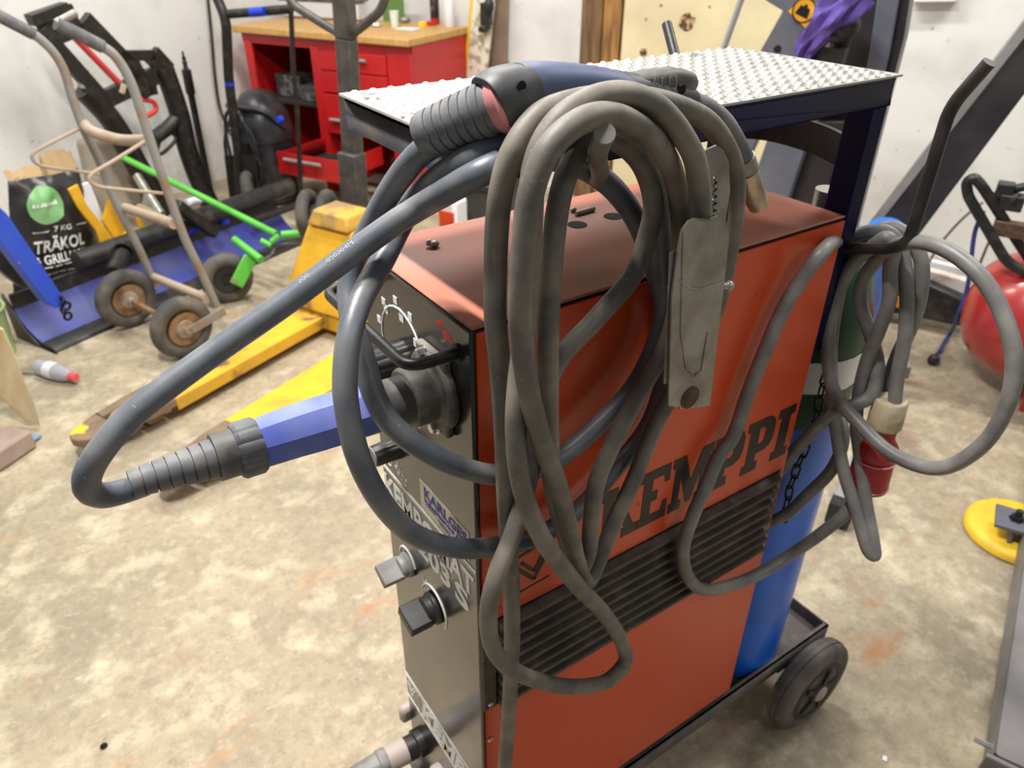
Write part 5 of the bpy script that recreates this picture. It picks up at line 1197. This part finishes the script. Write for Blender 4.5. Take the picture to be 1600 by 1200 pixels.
mb = MB(); mb.ball(HA(1318, 40, 2.16), (.05, .05, .04), 14, 8).ball(HA(1308, 52, 2.15), (.035, .03, .03), 10, 7); mb.build('valve_knob', M['black_plastic'], eh)
stk = hpoly('sticker', ((1232, 18), (1256, -8), (1282, 12), (1258, 44)), 2.312, .004, 'warn_yellow', 0)
cxy = HA(1256, 16, 2.309)
MB().torus(cxy, NA, .036, .0022, 28, 6).build('ring', M['hole_black'], stk)
e1 = (HA(1276, 20, 2.309) - HA(1240, 20, 2.309)).normalized(); tu = (HA(1268, -6, 2.309) - HA(1256, 16, 2.309)).normalized(); tr2 = tu.cross(NA)
if tr2.dot(e1) < 0: tr2 = -tr2
Pw = [cxy + tr2 * x + tu * y for x, y in ((-.022, -.018), (.022, -.018), (.016, .010), (.006, .010), (.004, .018), (-.004, .018), (-.006, .010), (-.016, .010))]
MB().prism([p - NA * .001 for p in Pw], NA * .002).build('pictogram', M['hole_black'], stk)
# purple rag
ctr = [HA(1345, -20, 2.14), HA(1322, 2, 2.13), HA(1300, 26, 2.13), HA(1280, 50, 2.13), HA(1264, 72, 2.14), HA(1254, 92, 2.15)]
sp_ = spline(ctr, 8); nS = len(sp_); seg_ = 40
mb = MB().tube(sp_, [.050 * (.34 + .66 * min(1, (nS - 1 - i) / (nS * .55))) for i in range(nS)], seg_)
for i in range(nS):
    for k in range(seg_):
        p = mb.v[i * seg_ + k]; f = .010 * math.sin(k / seg_ * 2 * PI * 5 + i * .12) + .006 * math.sin(k / seg_ * 2 * PI * 9 - i * .3) + .010 * noise.noise(p * 14)
        d_ = (p - sp_[i]); mb.v[i * seg_ + k] = p + d_.normalized() * f
tag(mb.build('rag', M['purple_cloth'], base=ctr[2]), 'purple cloth rag tied round the hoist ram behind the shelf', 'rag')
# floor legs
fl0, fl1 = UZ(1312, 802, .05), UZ(1392, 612, .05)
MB().bar(fl0, fl1, .06, .06).build('floor_leg', M['leg_grey'], eh, bevel=.004); MB().bar(UZ(1318, 568, .10), UZ(1420, 578, .10), .05, .05).build('cross_leg', M['leg_grey'], eh, bevel=.004)
MB().bar(fl0 - (fl1 - fl0) * .02, fl0 + (fl1 - fl0) * .04, .066, .07).build('leg_cap', M['black_plastic'], eh)
cw = UZ(1322, 552, .06); MB().torus(cw, NA, .035, .018, 24, 10).box(cw + EZ * .05, (.05, .05, .02), (NA, NB, EZ)).box(cw + EZ * .03 + NA * .025, (.006, .04, .08), (NA, NB, EZ)).build('caster', M['black_plastic'], eh)
# blue tube leaning behind the gas bottle
p0_, p1_ = UZ(1330, 585, .02), UD(1385, 360, 2.0)
tag(MB().tube([p0_, p0_.lerp(p1_, .98)], .055, 20).build('blue_pipe', M['gas_blue'], base=p0_), 'short blue pipe standing behind the gas cylinder and the mains cable', 'pipe')

# ------------------------------------------------------------------ things along the back wall at right
bp = [UA(u, v, 2.84) for u, v in ((1366, 440), (1420, 430), (1510, 470), (1512, 515), (1420, 495), (1366, 487))]
for p in bp[3:]: p.z = max(p.z, 0.004)
bmp = thing('car_bumper', W(2.9, -.2, 0), 'black car bumper with amber reflectors at the foot of the back wall', 'bumper')
MB().prism(bp, NA * .12).build('bumper_bar', M['plow_black'], bmp, bevel=.02, bseg=3)
for q in ((1366, 1380), (1392, 1408)):
    MB().prism([UA(u, v, 2.832) for u, v in ((q[0], 462), (q[1], 465), (q[1], 482), (q[0], 478))], NA * .01).build('reflector', M['amber'], bmp)
P = [UA(u, v, 2.90) for u, v in ((1440, 420), (1512, 440), (1512, 476), (1444, 462))]
tag(MB().prism(P, NA * .05).build('board', M['pink_board'], base=P[3], bevel=.004), 'pale pinkish board lying on the black car bumper', 'board')
P = [UA(u, v, 3.20) for u, v in ((1438, 404), (1520, 424), (1516, 440), (1438, 420))]
tag(MB().prism(P, NA * .04).build('board', M['white_stuff'], base=P[3], bevel=.004), 'white board against the wall just above the pinkish board', 'board')
# compressor
cpa = 2.50; CR = .235; cpc = UA(1506, 470, cpa); cpb = cpc.dot(NB); cz = cpc.z
co = thing('air_compressor', W(cpa, cpb - .5, 0), 'red air compressor tank with black handle at the right edge', 'compressor')
MB().lathe(W(cpa, cpb, cz), -NB, [(0, .02), (.01, .08), (.035, .14), (.075, .185), (.12, .208), (.16, CR), (.9, CR), (.98, .18), (1.02, .05)], 40).build('tank', M['tank_red'], co)
MB().box(W(cpa, cpb - .30, .05), (.30, .05, .11), (NA, NB, EZ)).build('foot', M['tank_red'], co, bevel=.004)
def CA(u, v, a=2.36): return UA(u, v, a)
MB().tube(fillet([CA(1660, 440), CA(1598, 424), CA(1572, 408), CA(1512, 305), CA(1510, 285), CA(1522, 277), CA(1534, 290), CA(1600, 392, 2.42), CA(1660, 480, 2.5)], .03, 4), .017, 12).build('handle', M['black_steel'], co)
mb = MB(); mb.box(CA(1570, 297, 2.40), (.05, .05, .05), (NA, NB, EZ)).box(CA(1580, 315, 2.40), (.06, .07, .05), (NA, NB, EZ)).tube([CA(1560, 300, 2.4), CA(1620, 288, 2.4)], .014, 10).tube([CA(1550, 310, 2.42), CA(1592, 312, 2.38)], .022, 10)
mb.build('regulator', M['black_plastic'], co, bevel=.004)
mb = MB(); mb.box(CA(1578, 358, 2.38), (.04, .10, .05), (NA, NB, EZ)); mb.build('clamp_bracket', M['rusty'], co, bevel=.004)
# hanging cord with plug, thin wires
cl_ = thing('extension_cord', UZ(1460, 566, 0), 'thin blue cord with round black plug hanging to the floor by the compressor', 'cord')
MB().tube(spline([UA(1537, 330, 2.5), UA(1524, 360, 2.5), UA(1516, 420, 2.5), UA(1510, 455, 2.5), UA(1498, 490, 2.5), UZ(1484, 522, .02), UZ(1476, 535, .012), UZ(1468, 550, .015)], 6), .008, 8).build('lead', M['blue_hose'], cl_)
p = UZ(1459, 562, .022); d = (UZ(1470, 546, .022) - p).normalized(); MB().lathe(p, d, [(-.02, .010), (-.012, .021), (.006, .022), (.012, .014), (.055, .010)], 18).build('plug', M['black_plastic'], cl_)
for pts, lab in ((((1536, 316), (1508, 338), (1470, 380), (1446, 420)), 'thin grey wire running from the compressor down left along the wall'), (((1560, 320), (1556, 350), (1538, 395), (1520, 440)), 'thin grey wire hanging from the compressor handle to the floor')):
    tag(MB().tube(spline([UA(u, v, 2.62) for u, v in pts], 6), .005, 6).build('wire', M['clear_wire'], base=UA(*pts[0], 2.62)), lab, 'wire')
P = UA(1436, -2, 3.70); mb = MB(); mb.prism([UA(u, v, 3.69) for u, v in ((1424, -40), (1496, -40), (1494, 3), (1424, 4))], NA * .09)
tag(mb.build('wall_box', M['white_stuff'], base=P, bevel=.004), 'white box fixed on the back wall at the top edge', 'box')

# ------------------------------------------------------------------ yellow pad with bracket, grey beam at right edge
dc = W(1.60, -.775, 0)
yd = thing('jack_pad', dc, 'round yellow pad with bolted grey bracket on the floor at the right edge', 'pad')
MB().lathe(dc, EZ, [(0, .128), (.006, .135), (.020, .135), (.032, .128), (.036, .118), (.037, .02)], 48).build('pad', M['disc_yellow'], yd)
bp_ = UZ(1588, 812, .095)
MB().box(bp_ + EZ * -.005, (.10, .10, .012), (NA, NB, EZ)).box(bp_ + EZ * -.035, (.075, .01, .05), (NA, NB, EZ)).build('bracket', M['hoist_grey'], yd, bevel=.002)
MB().lathe(bp_ + EZ * .001, EZ, [(0, .02), (.003, .02), (.003, .0155), (.014, .0155), (.014, .009), (.032, .009)], 6).build('bolt', M['black_steel'], yd)
p0_, p1_ = UZ(1556, 1178, .13), UZ(1602, 866, .13)
dirb = (p1_ - p0_).normalized(); side = V((dirb.y, -dirb.x, 0)).normalized()
gbm = thing('steel_beam', p0_ - EZ * .13, 'grey steel beam lying along the floor at the right edge', 'beam')
mb = MB(); c = p0_ + side * .05; mb.box(c + dirb * .7 - EZ * .004, (1.4, .10, .008), (dirb, side, EZ)); mb.box(p0_ + dirb * .7 - EZ * .05 + side * .004, (1.4, .008, .10), (dirb, side, EZ)); mb.box(p0_ + dirb * .7 - EZ * .05 + side * .096, (1.4, .008, .10), (dirb, side, EZ))
mb.build('channel', M['beam_grey'], gbm, bevel=.003)
mb = MB(); mb.box(p0_ - dirb * .01 + side * .04 - EZ * .065, (.012, .11, .13), (dirb, side, EZ)); mb.build('foot_plate', M['beam_grey'], gbm, bevel=.003)
q_ = p0_ + side * .02 - EZ * .02 + dirb * .03; MB().lathe(q_ - side * .015, -side, [(0, .010), (.008, .010), (.008, .006), (.04, .006)], 6).build('bolt', M['bright_steel'], gbm)
